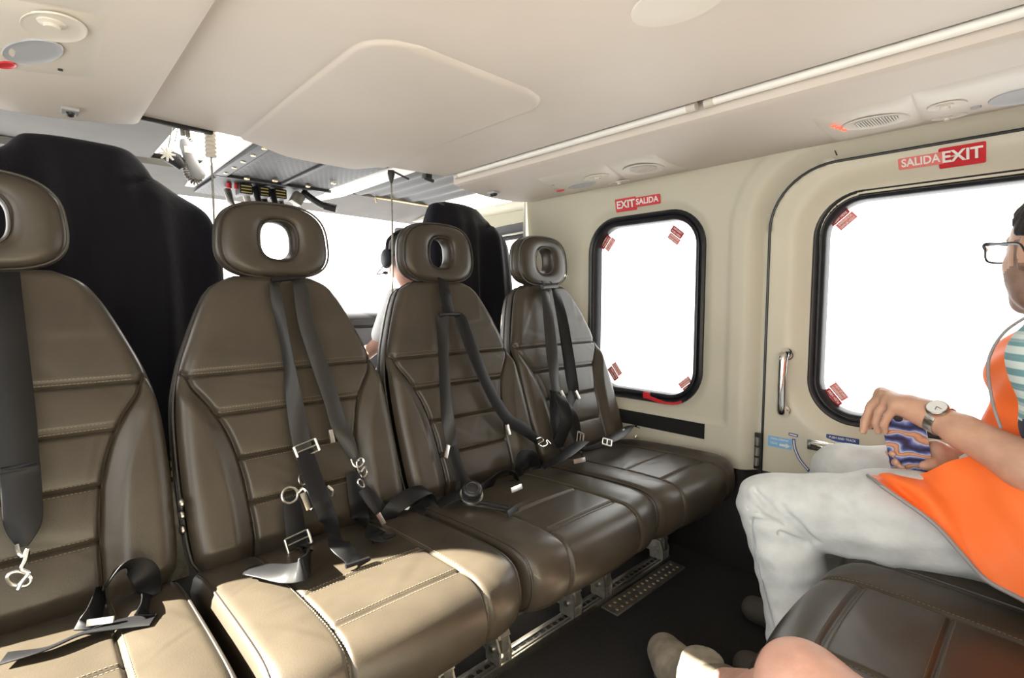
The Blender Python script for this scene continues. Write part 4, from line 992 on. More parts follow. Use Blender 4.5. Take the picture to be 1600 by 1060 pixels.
# end seat
a = strap(S3, 'shoulder_strap', [('b', 851, 444, .018, 0, 36), ('b', 852, 455, .042, 0, 36), ('b', 857, 495, .042, 20, 42), ('b', 862, 545, .040, 20, 46), ('b', 866, 590, .038, 0, 46), ('b', 869, 612, .038, 0, 44)], 'webbing_grey')
bar(a, 'adjuster', onb(876, 611, .05), onb(882, 624, .05), .014, .005)
a = strap(S3, 'shoulder_strap', [('b', 864, 444, .018, 0, 36), ('b', 868, 455, .044, 0, 38), ('b', 878, 495, .044, 35, 40), ('b', 887, 550, .042, 50, 42), ('b', 893, 590, .040, 50, 42), ('b', 897, 612, .040, 30, 40)], 'webbing')
bar(a, 'adjuster', onb(899, 611, .05), onb(905, 624, .05), .014, .005)
m = MB(); m.tube([onb(847, 449, .05), onb(870, 447, .05)], .009, 10); m.build('strap_loop', 'black_plastic', a)
strap(S3, 'shoulder_strap', [('b', 872, 614, .045, 0, 44), ('b', 880, 632, .06, 20, 44), ('b', 886, 655, .06, 30, 44), ('b', 880, 675, .05, 10, 44), ('b', 872, 695, .04, 0, 44)])
strap(S3, 'shoulder_strap', [('b', 896, 616, .045, 0, 42), ('b', 888, 635, .05, 0, 42), ('b', 896, 655, .05, 20, 42), ('b', 900, 675, .045, 20, 42), ('b', 905, 692, .045, 0, 42)])
strap(S3, 'shoulder_strap', [('b', 866, 612, .03, 0, 44), ('b', 866, 640, .032, 0, 44), ('b', 868, 670, .034, 0, 44), ('b', 874, 700, .035, 0, 44)])
c = strap(S3, 'lap_belt', [('p', 848, 731, .030, 0, 44), ('p', 866, 722, .045, 0, 44), ('p', 886, 709, .055, 0, 46), ('p', 904, 695, .055, 0, 46), ('p', 912, 690, .045, 0, 40)], 'webbing')
adjuster(c, 905, 688, .05, 60, lift=.06)
bar(c, 'latch_tongue', onp(896, 722, .43), onp(914, 718, .43), .014, .005)
hook(c, [onb(906, 694, .07), onb(914, 700, .07), onb(908, 708, .07), onb(914, 716, .06)], .0035)
c = strap(S3, 'lap_belt', [('p', 996, 668, .035, 0, 30), ('p', 985, 666, .045, 15, 46), ('p', 968, 680, .045, 0, 46), ('p', 950, 690, .04, 0, 44), ('p', 930, 698, .03, 0, 42), ('p', 908, 704, .02, 0, 40)])
adjuster(c, 948, 693, .045, 35, mode='p', lift=.045)
for u, v in ((974, 673), (993, 683)): m = MB(); m.ball(onp(u, v, .45), .007, n=10); m.build('rivet', 'steel', c)
# nearest seat
a = strap(S0, 'shoulder_strap', [('b', 2, 425, .020, 0, 50), ('b', 6, 470, .045, 0, 50), ('b', 16, 560, .045, 0, 50), ('b', 26, 650, .045, 0, 50), ('b', 31, 725, .045, 0, 50), ('b', 32, 732, .050, 0, 50), ('b', 33, 745, .047, 0, 50), ('b', 36, 800, .045, 0, 50), ('b', 37, 825, .045, 10, 44), ('b', 36, 843, .047, 15, 28), ('b', 34, 855, .047, 10, 14)], 'webbing')
hook(a, [onb(26, 852, .05), onb(30, 866, .055), onb(38, 868, .055), onb(44, 858, .055), onb(40, 876, .055), onb(34, 890, .055), onb(44, 896, .055), onb(34, 910, .055), onb(28, 922, .055)], .0036)
ring(a, onb(30, 905, .05), .016, BN, 'link', .003, sq=.6)
b = strap(S0, 'lap_belt', [('p', 130, 985, .005, 0, 30), ('p', 146, 966, .010, 60, 36), ('b', 160, 925, .050, 80, 40), ('b', 182, 894, .07, 90, 42), ('b', 206, 884, .075, 50, 42), ('b', 228, 900, .07, 0, 42), ('b', 232, 930, .06, -20, 42), ('p', 226, 962, .012, -20, 30)])
bar(b, 'latch_tongue', onp(136, 974, .42), onp(178, 968, .42), .010, .005)
strap(S0, 'lap_belt', [('p', 240, 968, .005, 0, 34), ('p', 190, 975, .006, 0, 30), ('p', 130, 990, .006, 20, 30), ('p', 70, 1015, .006, 20, 30), ('p', 5, 1030, .006, 0, 30)])
# small latch seen between the two nearest seats
o = thing('seat_latch', 'small steel latch in the gap between the two nearest seats', 'latch', (0.205, 1.20, .50))
for zz in (.47, .50, .525):
    m = MB(); m.ball((0.204, 1.185, zz), (.006, .012, .010), n=10); m.build('latch_pin', 'steel', o)

# ================================================================ AFT SEAT between the camera and the man, and the one he sits on
def deep_copy(src, names):
    r_ = src.copy(); COL.objects.link(r_)
    for ch in kids(src):
        if ch.name.split('.')[0] not in names: continue
        c_ = ch.copy(); COL.objects.link(c_); c_.parent = r_
        for g_ in kids(ch):
            if g_.name.split('.')[0] in ('piping', 'shell', 'stitching', 'foot_fitting'): d = g_.copy(); COL.objects.link(d); d.parent = c_
    return r_
for X, lb in ((0.968, 'brown leather rear seat in the lower right foreground, empty, facing the row'), (1.462, 'rear leather seat under the man in the orange vest')):
    r_ = deep_copy(seat0, ('backrest', 'seat_cushion', 'headrest', 'seat_pan', 'headrest_post')); r_.location = (X, 0.045, 0); r_.rotation_euler = (0, 0, PI); r_['label'] = lb; r_['group'] = 'rear row seats'
    l = MB(); ORG[r_.name] = V((X, 0.045, 0)); 
    for sx in (-.16, .16):
        l = MB(); l.box((sx, .05, .12), (.03, .30, .22), .005); o_ = l.build('leg', 'worn_metal'); o_.parent = r_

# ================================================================ PEOPLE (one smooth surface each, clothing as children)
import numpy as np
class SDF:
    def __init__(s, lo, hi, h):
        s.lo = np.array(lo, float); s.h = h; s.n = np.ceil((np.array(hi)-s.lo)/h).astype(int)+1
        s.g = np.full(s.n, 0.2, np.float32)
    def sub(s, lo, hi, m):
        a = np.maximum(0, np.floor((np.array(lo)-m-s.lo)/s.h).astype(int)); b = np.minimum(s.n, np.ceil((np.array(hi)+m-s.lo)/s.h).astype(int)+1)
        if (b <= a).any(): return None
        ax = [s.lo[i]+s.h*np.arange(a[i], b[i]) for i in range(3)]
        P = np.stack(np.meshgrid(*ax, indexing='ij'), -1).astype(np.float32)
        return (slice(a[0], b[0]), slice(a[1], b[1]), slice(a[2], b[2])), P
    def comb(s, sl, d, k):
        g = s.g[sl]
        if k <= 0: s.g[sl] = np.minimum(g, d)
        else: h_ = np.maximum(k-np.abs(g-d), 0)/k; s.g[sl] = np.minimum(g, d)-h_*h_*k*0.25
    def cap(s, a, ra, b, rb, k=0.015, sc=None):
        a = np.array(a, float); b = np.array(b, float); r = max(ra, rb)
        q = s.sub(np.minimum(a, b)-r, np.maximum(a, b)+r, k+0.03)
        if q is None: return
        sl, P = q; ab = b-a; L2 = max(ab@ab, 1e-9); t = np.clip(((P-a)@ab)/L2, 0, 1)
        d = np.linalg.norm(P-(a+t[..., None]*ab), axis=-1)-(ra+(rb-ra)*t); s.comb(sl, d, k)
    def chain(s, pts, k=0.012):
        for (a, ra), (b, rb) in zip(pts, pts[1:]): s.cap(a, ra, b, rb, k)
    def ell(s, c, r, k=0.015, R=None):
        c = np.array(c, float); r = np.array(r, float); m = r.max(); q = s.sub(c-m, c+m, k+0.03)
        if q is None: return
        sl, P = q; X = P-c
        if R is not None: X = X @ np.array(R)      # world -> local (columns of R are local axes)
        k0 = np.linalg.norm(X/r, axis=-1); k1 = np.linalg.norm(X/(r*r), axis=-1)+1e-6; s.comb(sl, k0*(k0-1)/k1, k)
    def cut(s, f):           # keep only where f(P) < 0
        P = np.stack(np.meshgrid(*[s.lo[i]+s.h*np.arange(s.n[i]) for i in range(3)], indexing='ij'), -1).astype(np.float32)
        s.g = np.maximum(s.g, f(P)); return s
    def groove(s, pts, r, depth, k=0.006):
        for a, b in zip(pts, pts[1:]):
            a = np.array(a, float); b = np.array(b, float); q = s.sub(np.minimum(a, b)-r, np.maximum(a, b)+r, 0.03)
            if q is None: continue
            sl, P = q; ab = b-a; t = np.clip(((P-a)@ab)/max(ab@ab, 1e-9), 0, 1); d = np.linalg.norm(P-(a+t[..., None]*ab), axis=-1)
            s.g[sl] += depth*np.exp(-(d/r)**2)
    def wobble(s, fn):
        P = np.stack(np.meshgrid(*[s.lo[i]+s.h*np.arange(s.n[i]) for i in range(3)], indexing='ij'), -1).astype(np.float32); s.g = s.g+fn(P).astype(np.float32); return s
    def surface(s, smooth=3):
        g = s.g; g = g.copy(); g[0] = g[-1] = 0.1; g[:, 0] = g[:, -1] = 0.1; g[:, :, 0] = g[:, :, -1] = 0.1
        ins = g < 0; nx, ny, nz = g.shape
        c = [ins[i:nx-1+i, j:ny-1+j, k:nz-1+k] for i in (0, 1) for j in (0, 1) for k in (0, 1)]
        cnt = sum(x.astype(np.int8) for x in c); act = (cnt > 0) & (cnt < 8); idx = np.full(act.shape, -1, np.int64); A = np.argwhere(act); idx[act] = np.arange(len(A))
        acc = np.zeros((len(A), 3)); w_ = np.zeros(len(A)); cor = [(i, j, k) for i in (0, 1) for j in (0, 1) for k in (0, 1)]
        val = {o: g[A[:, 0]+o[0], A[:, 1]+o[1], A[:, 2]+o[2]] for o in cor}
        for o in cor:
            for ax in range(3):
                if o[ax] == 0:
                    p = list(o); p[ax] = 1; p = tuple(p); a, b = val[o], val[p]; m = (a < 0) != (b < 0)
                    t = np.where(m, a/np.where(m, a-b, 1), 0); q = np.array(o, float)+np.zeros((len(A), 3)); q[:, ax] += t
                    acc[m] += q[m]; w_[m] += 1
        Vt = (A+acc/w_[:, None])*s.h+s.lo; F = []
        for ax in range(3):
            o1, o2 = [i for i in range(3) if i != ax]
            sl0 = [slice(None)]*3; sl1 = [slice(None)]*3; sl0[ax] = slice(0, -1); sl1[ax] = slice(1, None)
            m = ins[tuple(sl0)] != ins[tuple(sl1)]; E_ = np.argwhere(m)
            E_ = E_[(E_[:, o1] > 0) & (E_[:, o2] > 0) & (E_[:, o1] < g.shape[o1]-1) & (E_[:, o2] < g.shape[o2]-1)]
            def cell(d1, d2):
                q = E_.copy(); q[:, o1] -= d1; q[:, o2] -= d2; return idx[q[:, 0], q[:, 1], q[:, 2]]
            Q = np.stack([cell(1, 1), cell(0, 1), cell(0, 0), cell(1, 0)], 1); Q = Q[(Q >= 0).all(1)]; F.append(Q)
        F = np.concatenate(F); 
        # Laplacian smoothing
        e = np.concatenate([F[:, [0, 1]], F[:, [1, 2]], F[:, [2, 3]], F[:, [3, 0]]]); n = len(Vt)
        for _ in range(smooth):
            for lam in (0.5, -0.45):
                sm_ = np.zeros((n, 3)); ct = np.bincount(e.ravel(), minlength=n).astype(float)
                for d in range(3): sm_[:, d] = np.bincount(e[:, 0], Vt[e[:, 1], d], n)+np.bincount(e[:, 1], Vt[e[:, 0], d], n)
                Vt = Vt+lam*(sm_/np.maximum(ct, 1)[:, None]-Vt)
        return Vt, F
    def build(s, name, mats, parent=None, smooth=3, matf=None):
        Vt, F = s.surface(smooth); off = ORG[parent.name] if parent is not None else V((0, 0, 0))
        me = bpy.data.meshes.new(name); Vt = Vt-np.array(off); me.vertices.add(len(Vt)); me.vertices.foreach_set('co', Vt.ravel().astype(np.float32))
        me.loops.add(F.size); me.loops.foreach_set('vertex_index', F.ravel().astype(np.int32)); me.polygons.add(len(F)); me.polygons.foreach_set('loop_start', np.arange(0, F.size, 4, dtype=np.int32))
        me.polygons.foreach_set('loop_total', np.full(len(F), 4, np.int32)); me.update(calc_edges=True); me.validate()
        bm = bmesh.new(); bm.from_mesh(me); bmesh.ops.recalc_face_normals(bm, faces=bm.faces[:]); bm.to_mesh(me); bm.free()
        for q in (mats if isinstance(mats, (list, tuple)) else [mats]): me.materials.append(MATS[q])
        if matf is not None:
            C_ = (Vt+np.array(off))
            if len(me.polygons) == len(F):
                vi = np.empty(len(me.loops), np.int32); me.loops.foreach_get('vertex_index', vi); co = np.empty(len(me.vertices)*3, np.float32); me.vertices.foreach_get('co', co); co = co.reshape(-1, 3)+np.array(off)
                cen = co[vi].reshape(-1, 4, 3).mean(1); me.polygons.foreach_set('material_index', matf(cen).astype(np.int32))
        me.polygons.foreach_set('use_smooth', [True]*len(me.polygons)); me.update()
        o = bpy.data.objects.new(name, me); COL.objects.link(o)
        if parent is not None: o.parent = parent
        ORG[o.name] = off; return o
def skin(name, col, rough=0.5, blot=0.10):
    m = mat(name, col, rough, noise=(35, blot, 4), bump=(260, 0.25, 0.0008)); b = m.node_tree.nodes['Principled BSDF']
    b.inputs['Subsurface Weight'].default_value = 0.12; b.inputs['Subsurface Radius'].default_value = (0.01, 0.004, 0.002); b.inputs['Subsurface Scale'].default_value = 0.5; return m
skin('skin', (0.56, 0.33, 0.23)); skin('skin_stubble', (0.255, 0.165, 0.125), 0.65, 0.25); skin('skin_pink', (0.60, 0.34, 0.26))
mat('hair_black', (0.012, 0.010, 0.010), 0.55, bump=(180, 0.8, 0.003))
mat('jeans_pale', (0.62, 0.65, 0.655), 0.85, noise=(22, 0.10, 6), bump=(16, 0.55, 0.012))
mat('jeans_seam', (0.40, 0.44, 0.47), 0.85)
mat('vest_orange', (1.0, 0.19, 0.03), 0.6, noise=(8, 0.05), bump=(500, 0.15, 0.001))
mat('vest_trim', (0.30, 0.28, 0.28), 0.6)
mat('reflective', (0.75, 0.77, 0.76), 0.35)
mat('shirt_navy', (0.03, 0.035, 0.06), 0.85)
mat('shirt_white', (0.95, 0.95, 0.96), 0.8)
mat('shorts_khaki', (0.30, 0.25, 0.18), 0.9, bump=(500, 0.3))
mat('boot_suede', (0.25, 0.215, 0.165), 0.9, noise=(30, 0.28, 6), bump=(180, 0.5, 0.002))
mat('boot_sole', (0.06, 0.05, 0.042), 0.8); mat('sock_khaki', (0.12, 0.10, 0.07), 0.95, bump=(500, .4))
def striped():
    m = mat('shirt_stripes', (0.42, 0.60, 0.62), 0.85); nt = m.node_tree; b = nt.nodes['Principled BSDF']
    tc = nt.nodes.new('ShaderNodeTexCoord'); sp = nt.nodes.new('ShaderNodeSeparateXYZ'); nt.links.new(tc.outputs['Object'], sp.inputs[0])
    mm = nt.nodes.new('ShaderNodeMath'); mm.operation = 'MULTIPLY'; mm.inputs[1].default_value = 2*PI/0.024; nt.links.new(sp.outputs['Z'], mm.inputs[0])
    sn = nt.nodes.new('ShaderNodeMath'); sn.operation = 'SINE'; nt.links.new(mm.outputs[0], sn.inputs[0])
    m2 = nt.nodes.new('ShaderNodeMath'); m2.operation = 'MULTIPLY'; m2.inputs[1].default_value = 2*PI/0.0085; nt.links.new(sp.outputs['Z'], m2.inputs[0])
    s2 = nt.nodes.new('ShaderNodeMath'); s2.operation = 'SINE'; nt.links.new(m2.outputs[0], s2.inputs[0])
    ad = nt.nodes.new('ShaderNodeMath'); ad.operation = 'MULTIPLY_ADD'; ad.inputs[1].default_value = 0.45; nt.links.new(s2.outputs[0], ad.inputs[0]); nt.links.new(sn.outputs[0], ad.inputs[2])
    cr = nt.nodes.new('ShaderNodeValToRGB'); mr = nt.nodes.new('ShaderNodeMapRange'); mr.inputs['From Min'].default_value = -1.4; mr.inputs['From Max'].default_value = 1.4; nt.links.new(ad.outputs[0], mr.inputs['Value'])
    cr.color_ramp.elements[0].color = (0.16, 0.33, 0.36, 1); cr.color_ramp.elements[1].color = (0.62, 0.72, 0.70, 1); cr.color_ramp.elements[0].position = .3; cr.color_ramp.elements[1].position = .65
    nt.links.new(mr.outputs[0], cr.inputs[0]); nt.links.new(cr.outputs[0], b.inputs['Base Color'])
striped()

# ---------------------------------------------------------------- the man in the orange vest
man = thing('person', 'seated person in orange safety vest and pale jeans holding a phone', 'person', (1.44, -0.02, 0))
HC = V((1.437, 0.000, 1.020))                     # head centre
fa = math.radians(50); HF = V((math.sin(fa), math.cos(fa), -0.05)).normalized(); HS = V((-math.cos(fa), math.sin(fa), 0)).normalized(); HU = HS.cross(HF)*-1
if HU.z < 0: HU = -HU
HR = Matrix((HS, HF, HU)).transposed()
def hp(a, b, c): return HC+HS*a+HF*b+HU*c           # left of the face, forward, up
sh = 0.845                                          # shoulder height
LSH, RSH = V((1.247, -0.006, 0.835)), V((1.610, -0.03, 0.84))
LEL, REL = V((1.205, -0.045, 0.622)), V((1.665, 0.0, 0.60))
LWR, RWR = on(1456, 650, X=1.325), on(1478, 716, X=1.405)
def hand_left(S_):
    """left hand: back of the hand up, fingers reaching forward and dropping over the phone"""
    W_ = LWR; kn = [on(1378, 616, X=1.395), on(1382, 619, X=1.372), on(1391, 626, X=1.349), on(1402, 634, X=1.328)]
    for i, k_ in enumerate(kn):
        st = W_.lerp(k_, 0.12)+V((.010*(1.5-i)*.4, 0, 0)); S_.cap(st, .019, k_, .0135, .012)
    S_.cap(W_, .0245, W_.lerp((kn[1]+kn[2])/2, .5), .021, .02); S_.cap(kn[0], .013, kn[3], .012, .012)
    fing = [[on(1361, 634, X=1.405), on(1356, 653, X=1.404), on(1358, 667, X=1.398)],
            [on(1360, 637, X=1.378), on(1352, 658, X=1.374), on(1349, 674, X=1.366)],
            [on(1374, 644, X=1.350), on(1369, 661, X=1.350), on(1372, 674, X=1.352)],
            [on(1388, 650, X=1.328), on(1381, 664, X=1.332), on(1383, 675, X=1.338)]]
    for i, (k_, f_) in enumerate(zip(kn, fing)):
        r = [.0096, .0100, .0096, .0086][i]
        S_.cap(k_, .0118, f_[0], r, .006); S_.cap(f_[0], r, f_[1], r*.92, .004); S_.cap(f_[1], r*.92, f_[2], r*.80, .004)
    t0 = on(1440, 655, X=1.375); t1 = on(1420, 662, X=1.388); t2 = on(1408, 664, X=1.376)
    S_.cap(W_.lerp(t0, .5), .018, t0, .0150, .014); S_.cap(t0, .0140, t1, .0115, .008); S_.cap(t1, .0115, t2, .0095, .005)
PHC = on(1417, 692, X=1.352)
def hand_right(S_):
    """right hand cradling the phone from below, fingertips wrapping its far and near edges"""
    W_ = RWR; pc = on(1455, 712, X=1.392)
    S_.cap(W_, .024, pc, .021, .02); S_.cap(on(1462, 700, X=1.385), .017, on(1440, 722, X=1.385), .017, .014); S_.cap(pc, .02, on(1432, 706, X=1.388), .015, .014)
    tips = [(1393, 708), (1398, 722), (1408, 731)]
    for i, ((u, v), (a, b)) in enumerate(zip(tips, ((1424, 705), (1428, 716), (1434, 724)))):
        r = .0088; k_ = on(a, b, X=1.390); S_.cap(k_, .011, on(u+8, v-2, X=1.386), r, .006); S_.cap(on(u+8, v-2, X=1.386), r, on(u-2, v, X=1.365), r*.95, .004); S_.cap(on(u-2, v, X=1.365), r*.95, on(u+2, v+1, X=1.348), r*.85, .004)
    S_.cap(on(1424, 690, X=1.392), .011, on(1400, 690, X=1.388), .0088, .006); S_.cap(on(1400, 690, X=1.388), .0088, on(1390, 692, X=1.368), .0082, .004)
    S_.cap(on(1468, 722, X=1.370), .0165, on(1456, 727, X=1.350), .0125, .012); S_.cap(on(1456, 727, X=1.350), .0122, on(1444, 728, X=1.336), .0098, .006)
B = SDF((1.10, -0.30, 0.42), (1.76, 0.36, 1.20), 0.0042)
# torso (under the clothes), neck, head
B.ell((1.44, -0.13, 0.55), (.155, .115, .11), .03); B.ell((1.44, -0.07, 0.68), (.140, .105, .14), .03); B.ell((1.437, -0.035, 0.80), (.155, .105, .10), .03)
B.cap(LSH, .050, RSH, .050, .03)
B.cap((1.437, -0.03, .86), .056, hp(0, -.03, -.075), .052, .02)
B.ell(hp(0, -.012, .030), (.074, .094, .088), .02, HR); B.ell(hp(0, .026, -.036), (.064, .068, .074), .03, HR)
B.cap(hp(-.034, .018, -.076), .029, hp(.034, .018, -.076), .029, .02); B.cap(hp(-.012, .062, -.090), .024, hp(.012, .062, -.090), .024, .02)   # jaw, chin
B.cap(hp(-.034, .056, -.016), .019, hp(.034, .056, -.016), .019, .016)                                                    # cheekbones
B.cap(hp(0, .078, .018), .009, hp(0, .100, -.018), .0125, .010); B.cap(hp(-.011, .090, -.022), .0085, hp(.011, .090, -.022), .0085, .006)   # nose
B.cap(hp(-.032, .074, .036), .010, hp(.032, .074, .036), .010, .012)                                                       # brow
B.cap(hp(-.019, .080, -.050), .0060, hp(.019, .080, -.050), .0060, .004); B.cap(hp(-.017, .078, -.060), .0068, hp(.017, .078, -.060), .0068, .004)  # lips
for sg in (-1, 1):
    B.groove([hp(sg*.022, .086, .018), hp(sg*.042, .080, .018)], .012, .006)
    B.ell(hp(sg*.031, .070, .017), (.0125, .0125, .0125), .002, HR)
    B.ell(hp(sg*.074, -.012, .002), (.008, .018, .030), .006, HR); B.cap(hp(sg*.075, -.006, -.018), .007, hp(sg*.072, .0, -.026), .006, .006)
    B.groove([hp(sg*.086, -.012, .006)], .010, .004) if False else None
# arms and hands
B.chain([(LSH, .050), (LSH.lerp(LEL, .5), .045), (LEL, .040)], .02); B.chain([(LEL, .040), (LEL.lerp(LWR, .30), .0425), (LEL.lerp(LWR, .75), .031), (LWR, .0255)], .015)
B.chain([(RSH, .050), (RSH.lerp(REL, .5), .045), (REL, .040)], .02); B.chain([(REL, .040), (REL.lerp(RWR, .30), .041), (REL.lerp(RWR, .75), .030), (RWR, .0255)], .015)
hand_left(B); hand_right(B)
def head_mat(c):
    d = c-np.array(HC); a = d@np.array(HS); b = d@np.array(HF); z = d@np.array(HU)
    st = (c[:, 2] > 0.88) & (z < -0.018-0.35*np.maximum(0, b-.02)) & (b > -0.03) & (z > -.125)
    st |= (np.abs(a) > .050) & (b > -.004) & (b < .022) & (z < .03) & (z > -.06)
    return np.where(st, 1, 0)
body = B.build('body', ['skin', 'skin_stubble'], man, 3, head_mat)
H_ = SDF(tuple(HC-V((.14, .15, .12))), tuple(HC+V((.14, .15, .15))), 0.0038)
H_.ell(hp(0, -.014, .036), (.0825, .102, .095), .01, HR)
def hairf(P):
    d = P-np.array(HC, np.float32); a = d@np.array(HS, np.float32); b = d@np.array(HF, np.float32); z = d@np.array(HU, np.float32)
    line = np.where(np.abs(a) > .045, np.where(b > .004, .035+(b-.004)*1.5, np.where(b > -.028, .034, -.045)), np.where(b > -.03, .062, -.065))   # lower limit of the hair
    front = b-(.072-0.35*np.maximum(0, .10-z)); return np.maximum(line-z, front)*0.7
H_.cut(hairf); H_.wobble(lambda P: 0.0016*np.sin(P[..., 0]*260+P[..., 2]*90)*np.sin(P[..., 1]*210)); H_.build('hair', 'hair_black', man, 2)
# glasses (rest on the face; a thing of their own)
gl = thing('eyeglasses', 'black framed eyeglasses worn by the person in the orange vest', 'glasses', hp(0, .10, .018))
for sg in (-1, 1):
    m = MB(); c = hp(sg*.036, .106-.004, .014); ol = [(-.028, .017), (.029, .019), (.031, .004), (.024, -.018), (-.018, -.019), (-.027, -.006)]
    pts = catmull([c+HS*(sg*x)+HU*z-HF*(.008*max(0, x)/.03) for x, z in ol+ol[:1]], 6)[:-1]
    m.tube(pts, [.0030 if (p-c).dot(HU) > .008 else .0020 for p in pts], 8, closed=True); rim = m.build('rim', 'black_plastic', gl)
    m = MB(); m.add(pts+[c], [(i, (i+1) % len(pts), len(pts)) for i in range(len(pts))]); m.build('lens', 'clear_pane', gl)
    m = MB(); m.tube(catmull([hp(sg*.066, .092, .030), hp(sg*.076, .050, .026), hp(sg*.082, -.006, .018), hp(sg*.080, -.020, .000)], 6), .0034, 8, sx=.6); m.build('temple', 'black_plastic', gl)
m = MB(); m.tube(catmull([hp(-.010, .104, .020), hp(0, .108, .024), hp(.010, .104, .020)], 5), .0018, 8); m.build('bridge', 'black_plastic', gl)
# T-shirt with stripes
T = SDF((1.14, -0.28, 0.48), (1.76, 0.18, 0.98), 0.0045)
T.ell((1.44, -0.13, 0.56), (.165, .125, .12), .03); T.ell((1.44, -0.07, 0.68), (.150, .115, .14), .03); T.ell((1.437, -0.035, 0.80), (.165, .115, .105), .03); T.cap(LSH, .060, RSH, .060, .03)
T.cap((1.437, -0.03, .86), .066, (1.437, -.022, .895), .062, .02)
for a, b in ((LSH, LEL), (RSH, REL)): T.cap(a, .060, a.lerp(b, .62), .062, .03)
T.wobble(lambda P: 0.003*np.sin(P[..., 2]*70+P[..., 0]*40)*np.sin(P[..., 1]*35+1))
def sleeve_cut(P):
    d = np.full(P.shape[:-1], -1.0, np.float32)
    for a, b in ((LSH, LEL), (RSH, REL)):
        ax = np.array((b-a).normalized(), np.float32); L = (b-a).length; t = (P-np.array(a, np.float32))@ax; rad = np.linalg.norm((P-np.array(a, np.float32))-t[..., None]*ax, axis=-1)
        d = np.maximum(d, np.where(rad < .085, t-L*.60, -1))
    return np.maximum(d, P[..., 2]-.915)
T.cut(sleeve_cut)
def shirt_mat(c):
    r = np.zeros(len(c), int)
    for a, b in ((LSH, LEL), (RSH, REL)):
        ax = np.array((b-a).normalized()); L = (b-a).length; d = c-np.array(a); t = d@ax; rad = np.linalg.norm(d-t[:, None]*ax, axis=1); r |= ((t > L*.60-.030) & (rad < .085)).astype(int)
    return r
T.build('t_shirt', ['shirt_stripes', 'shirt_navy'], man, 2, shirt_mat)
# safety vest: torso shell, open arm holes
G = SDF((1.18, -0.32, 0.46), (1.72, 0.24, 0.97), 0.0045)
G.ell((1.44, -0.08, 0.57), (.175, .165, .10), .04); G.ell((1.44, -0.135, 0.57), (.190, .150, .135), .04); G.ell((1.44, -0.11, 0.68), (.172, .135, .15), .04); G.ell((1.44, -0.055, 0.67), (.165, .155, .12), .04); G.ell((1.437, -0.042, 0.79), (.180, .140, .105), .04); G.cap((1.33, -0.028, .862), .060, (1.54, -.028, .862), .060, .03); G.cap((1.437, -.045, .88), .075, (1.437, -.035, .905), .072, .02)
def arm_cut(P):
    d = np.full(P.shape[:-1], -1.0, np.float32)
    for a in (LSH, RSH):
        q = P-np.array(a, np.float32); sx = np.where(P[..., 0] < 1.44, 1, -1); lat = (P[..., 0]-(a.x+(0.055 if a.x < 1.44 else -0.045)))*(1 if a.x < 1.44 else -1)
        hole = np.minimum(0.132-np.sqrt((q[..., 1]-0.0)**2+((q[..., 2]+.035)/1.3)**2)*1.0, -lat); d = np.maximum(d, hole)
    return np.maximum(d, P[..., 2]-.935)
G.cut(arm_cut); G.wobble(lambda P: 0.004*np.sin(P[..., 0]*55+P[..., 2]*28)*np.sin(P[..., 2]*48+P[..., 1]*20))
vest = G.build('safety_vest', 'vest_orange', man, 2)
# vest flap lying over the lap and thigh
def lap(u, v, x): return on(u, v, X=x-.020 if v < 765 or u < 1400 else x-.014)
top = [(1356, 743, 1.290), (1385, 741, 1.300), (1420, 738, 1.305), (1462, 733, 1.300), (1500, 716, 1.300), (1545, 700, 1.300), (1610, 690, 1.30), (1700, 690, 1.28)]
r2 = [(1360, 746, 1.262), (1395, 752, 1.262), (1432, 757, 1.262), (1470, 762, 1.262), (1510, 760, 1.258), (1555, 755, 1.250), (1620, 750, 1.24), (1710, 750, 1.23)]
r3 = [(1366, 750, 1.240), (1408, 772, 1.232), (1446, 785, 1.225), (1484, 800, 1.220), (1522, 812, 1.214), (1570, 818, 1.206), (1635, 820, 1.20), (1725, 830, 1.19)]
r4 = [(1372, 755, 1.225), (1420, 786, 1.212), (1458, 812, 1.198), (1494, 842, 1.190), (1530, 864, 1.186), (1580, 878, 1.180), (1645, 890, 1.175), (1735, 900, 1.17)]
r5 = [(1377, 759, 1.214), (1425, 792, 1.200), (1464, 822, 1.184), (1500, 862, 1.174), (1540, 905, 1.172), (1592, 934, 1.168), (1650, 962, 1.16), (1745, 980, 1.15)]
def fine(rows, n=8):
    R0 = [catmull([lap(*p) for p in r_], n) for r_ in rows]; cols = [catmull([r_[j] for r_ in R0], n) for j in range(len(R0[0]))]
    return [[cols[j][i] for j in range(len(cols))] for i in range(len(cols[0]))]
FR = fine([top, r2, r3, r4, r5]); NR, NC = len(FR), len(FR[0])
for i in range(NR):
    for j in range(NC):
        p = FR[i][j]; a = j/NC*9-i/NR*5; b = i/NR*7+j/NC*6; k = sm(0, .15, j/NC)*(1-.6*i/NR)
        p += V((-1, .2, .6)).normalized()*(0.0065*k*(math.sin(a*1.7)+.6*math.sin(b*1.3+a)-1.2*abs(math.sin(a*1.1+b*.35+1))**3))
m = MB(); m.sheet(FR); m.sheet([[p+V((.006, 0, -.004)) for p in r_] for r_ in FR]); vf = m.build('vest_flap', 'vest_orange', man, sharp=85)
m = MB(); m.tube([p+V((-.002, 0, 0)) for p in FR[-1]]+[], .0040, 8); m.tube([r_[0] for r_ in FR], .0034, 8); m.build('piping', 'vest_trim', vf)
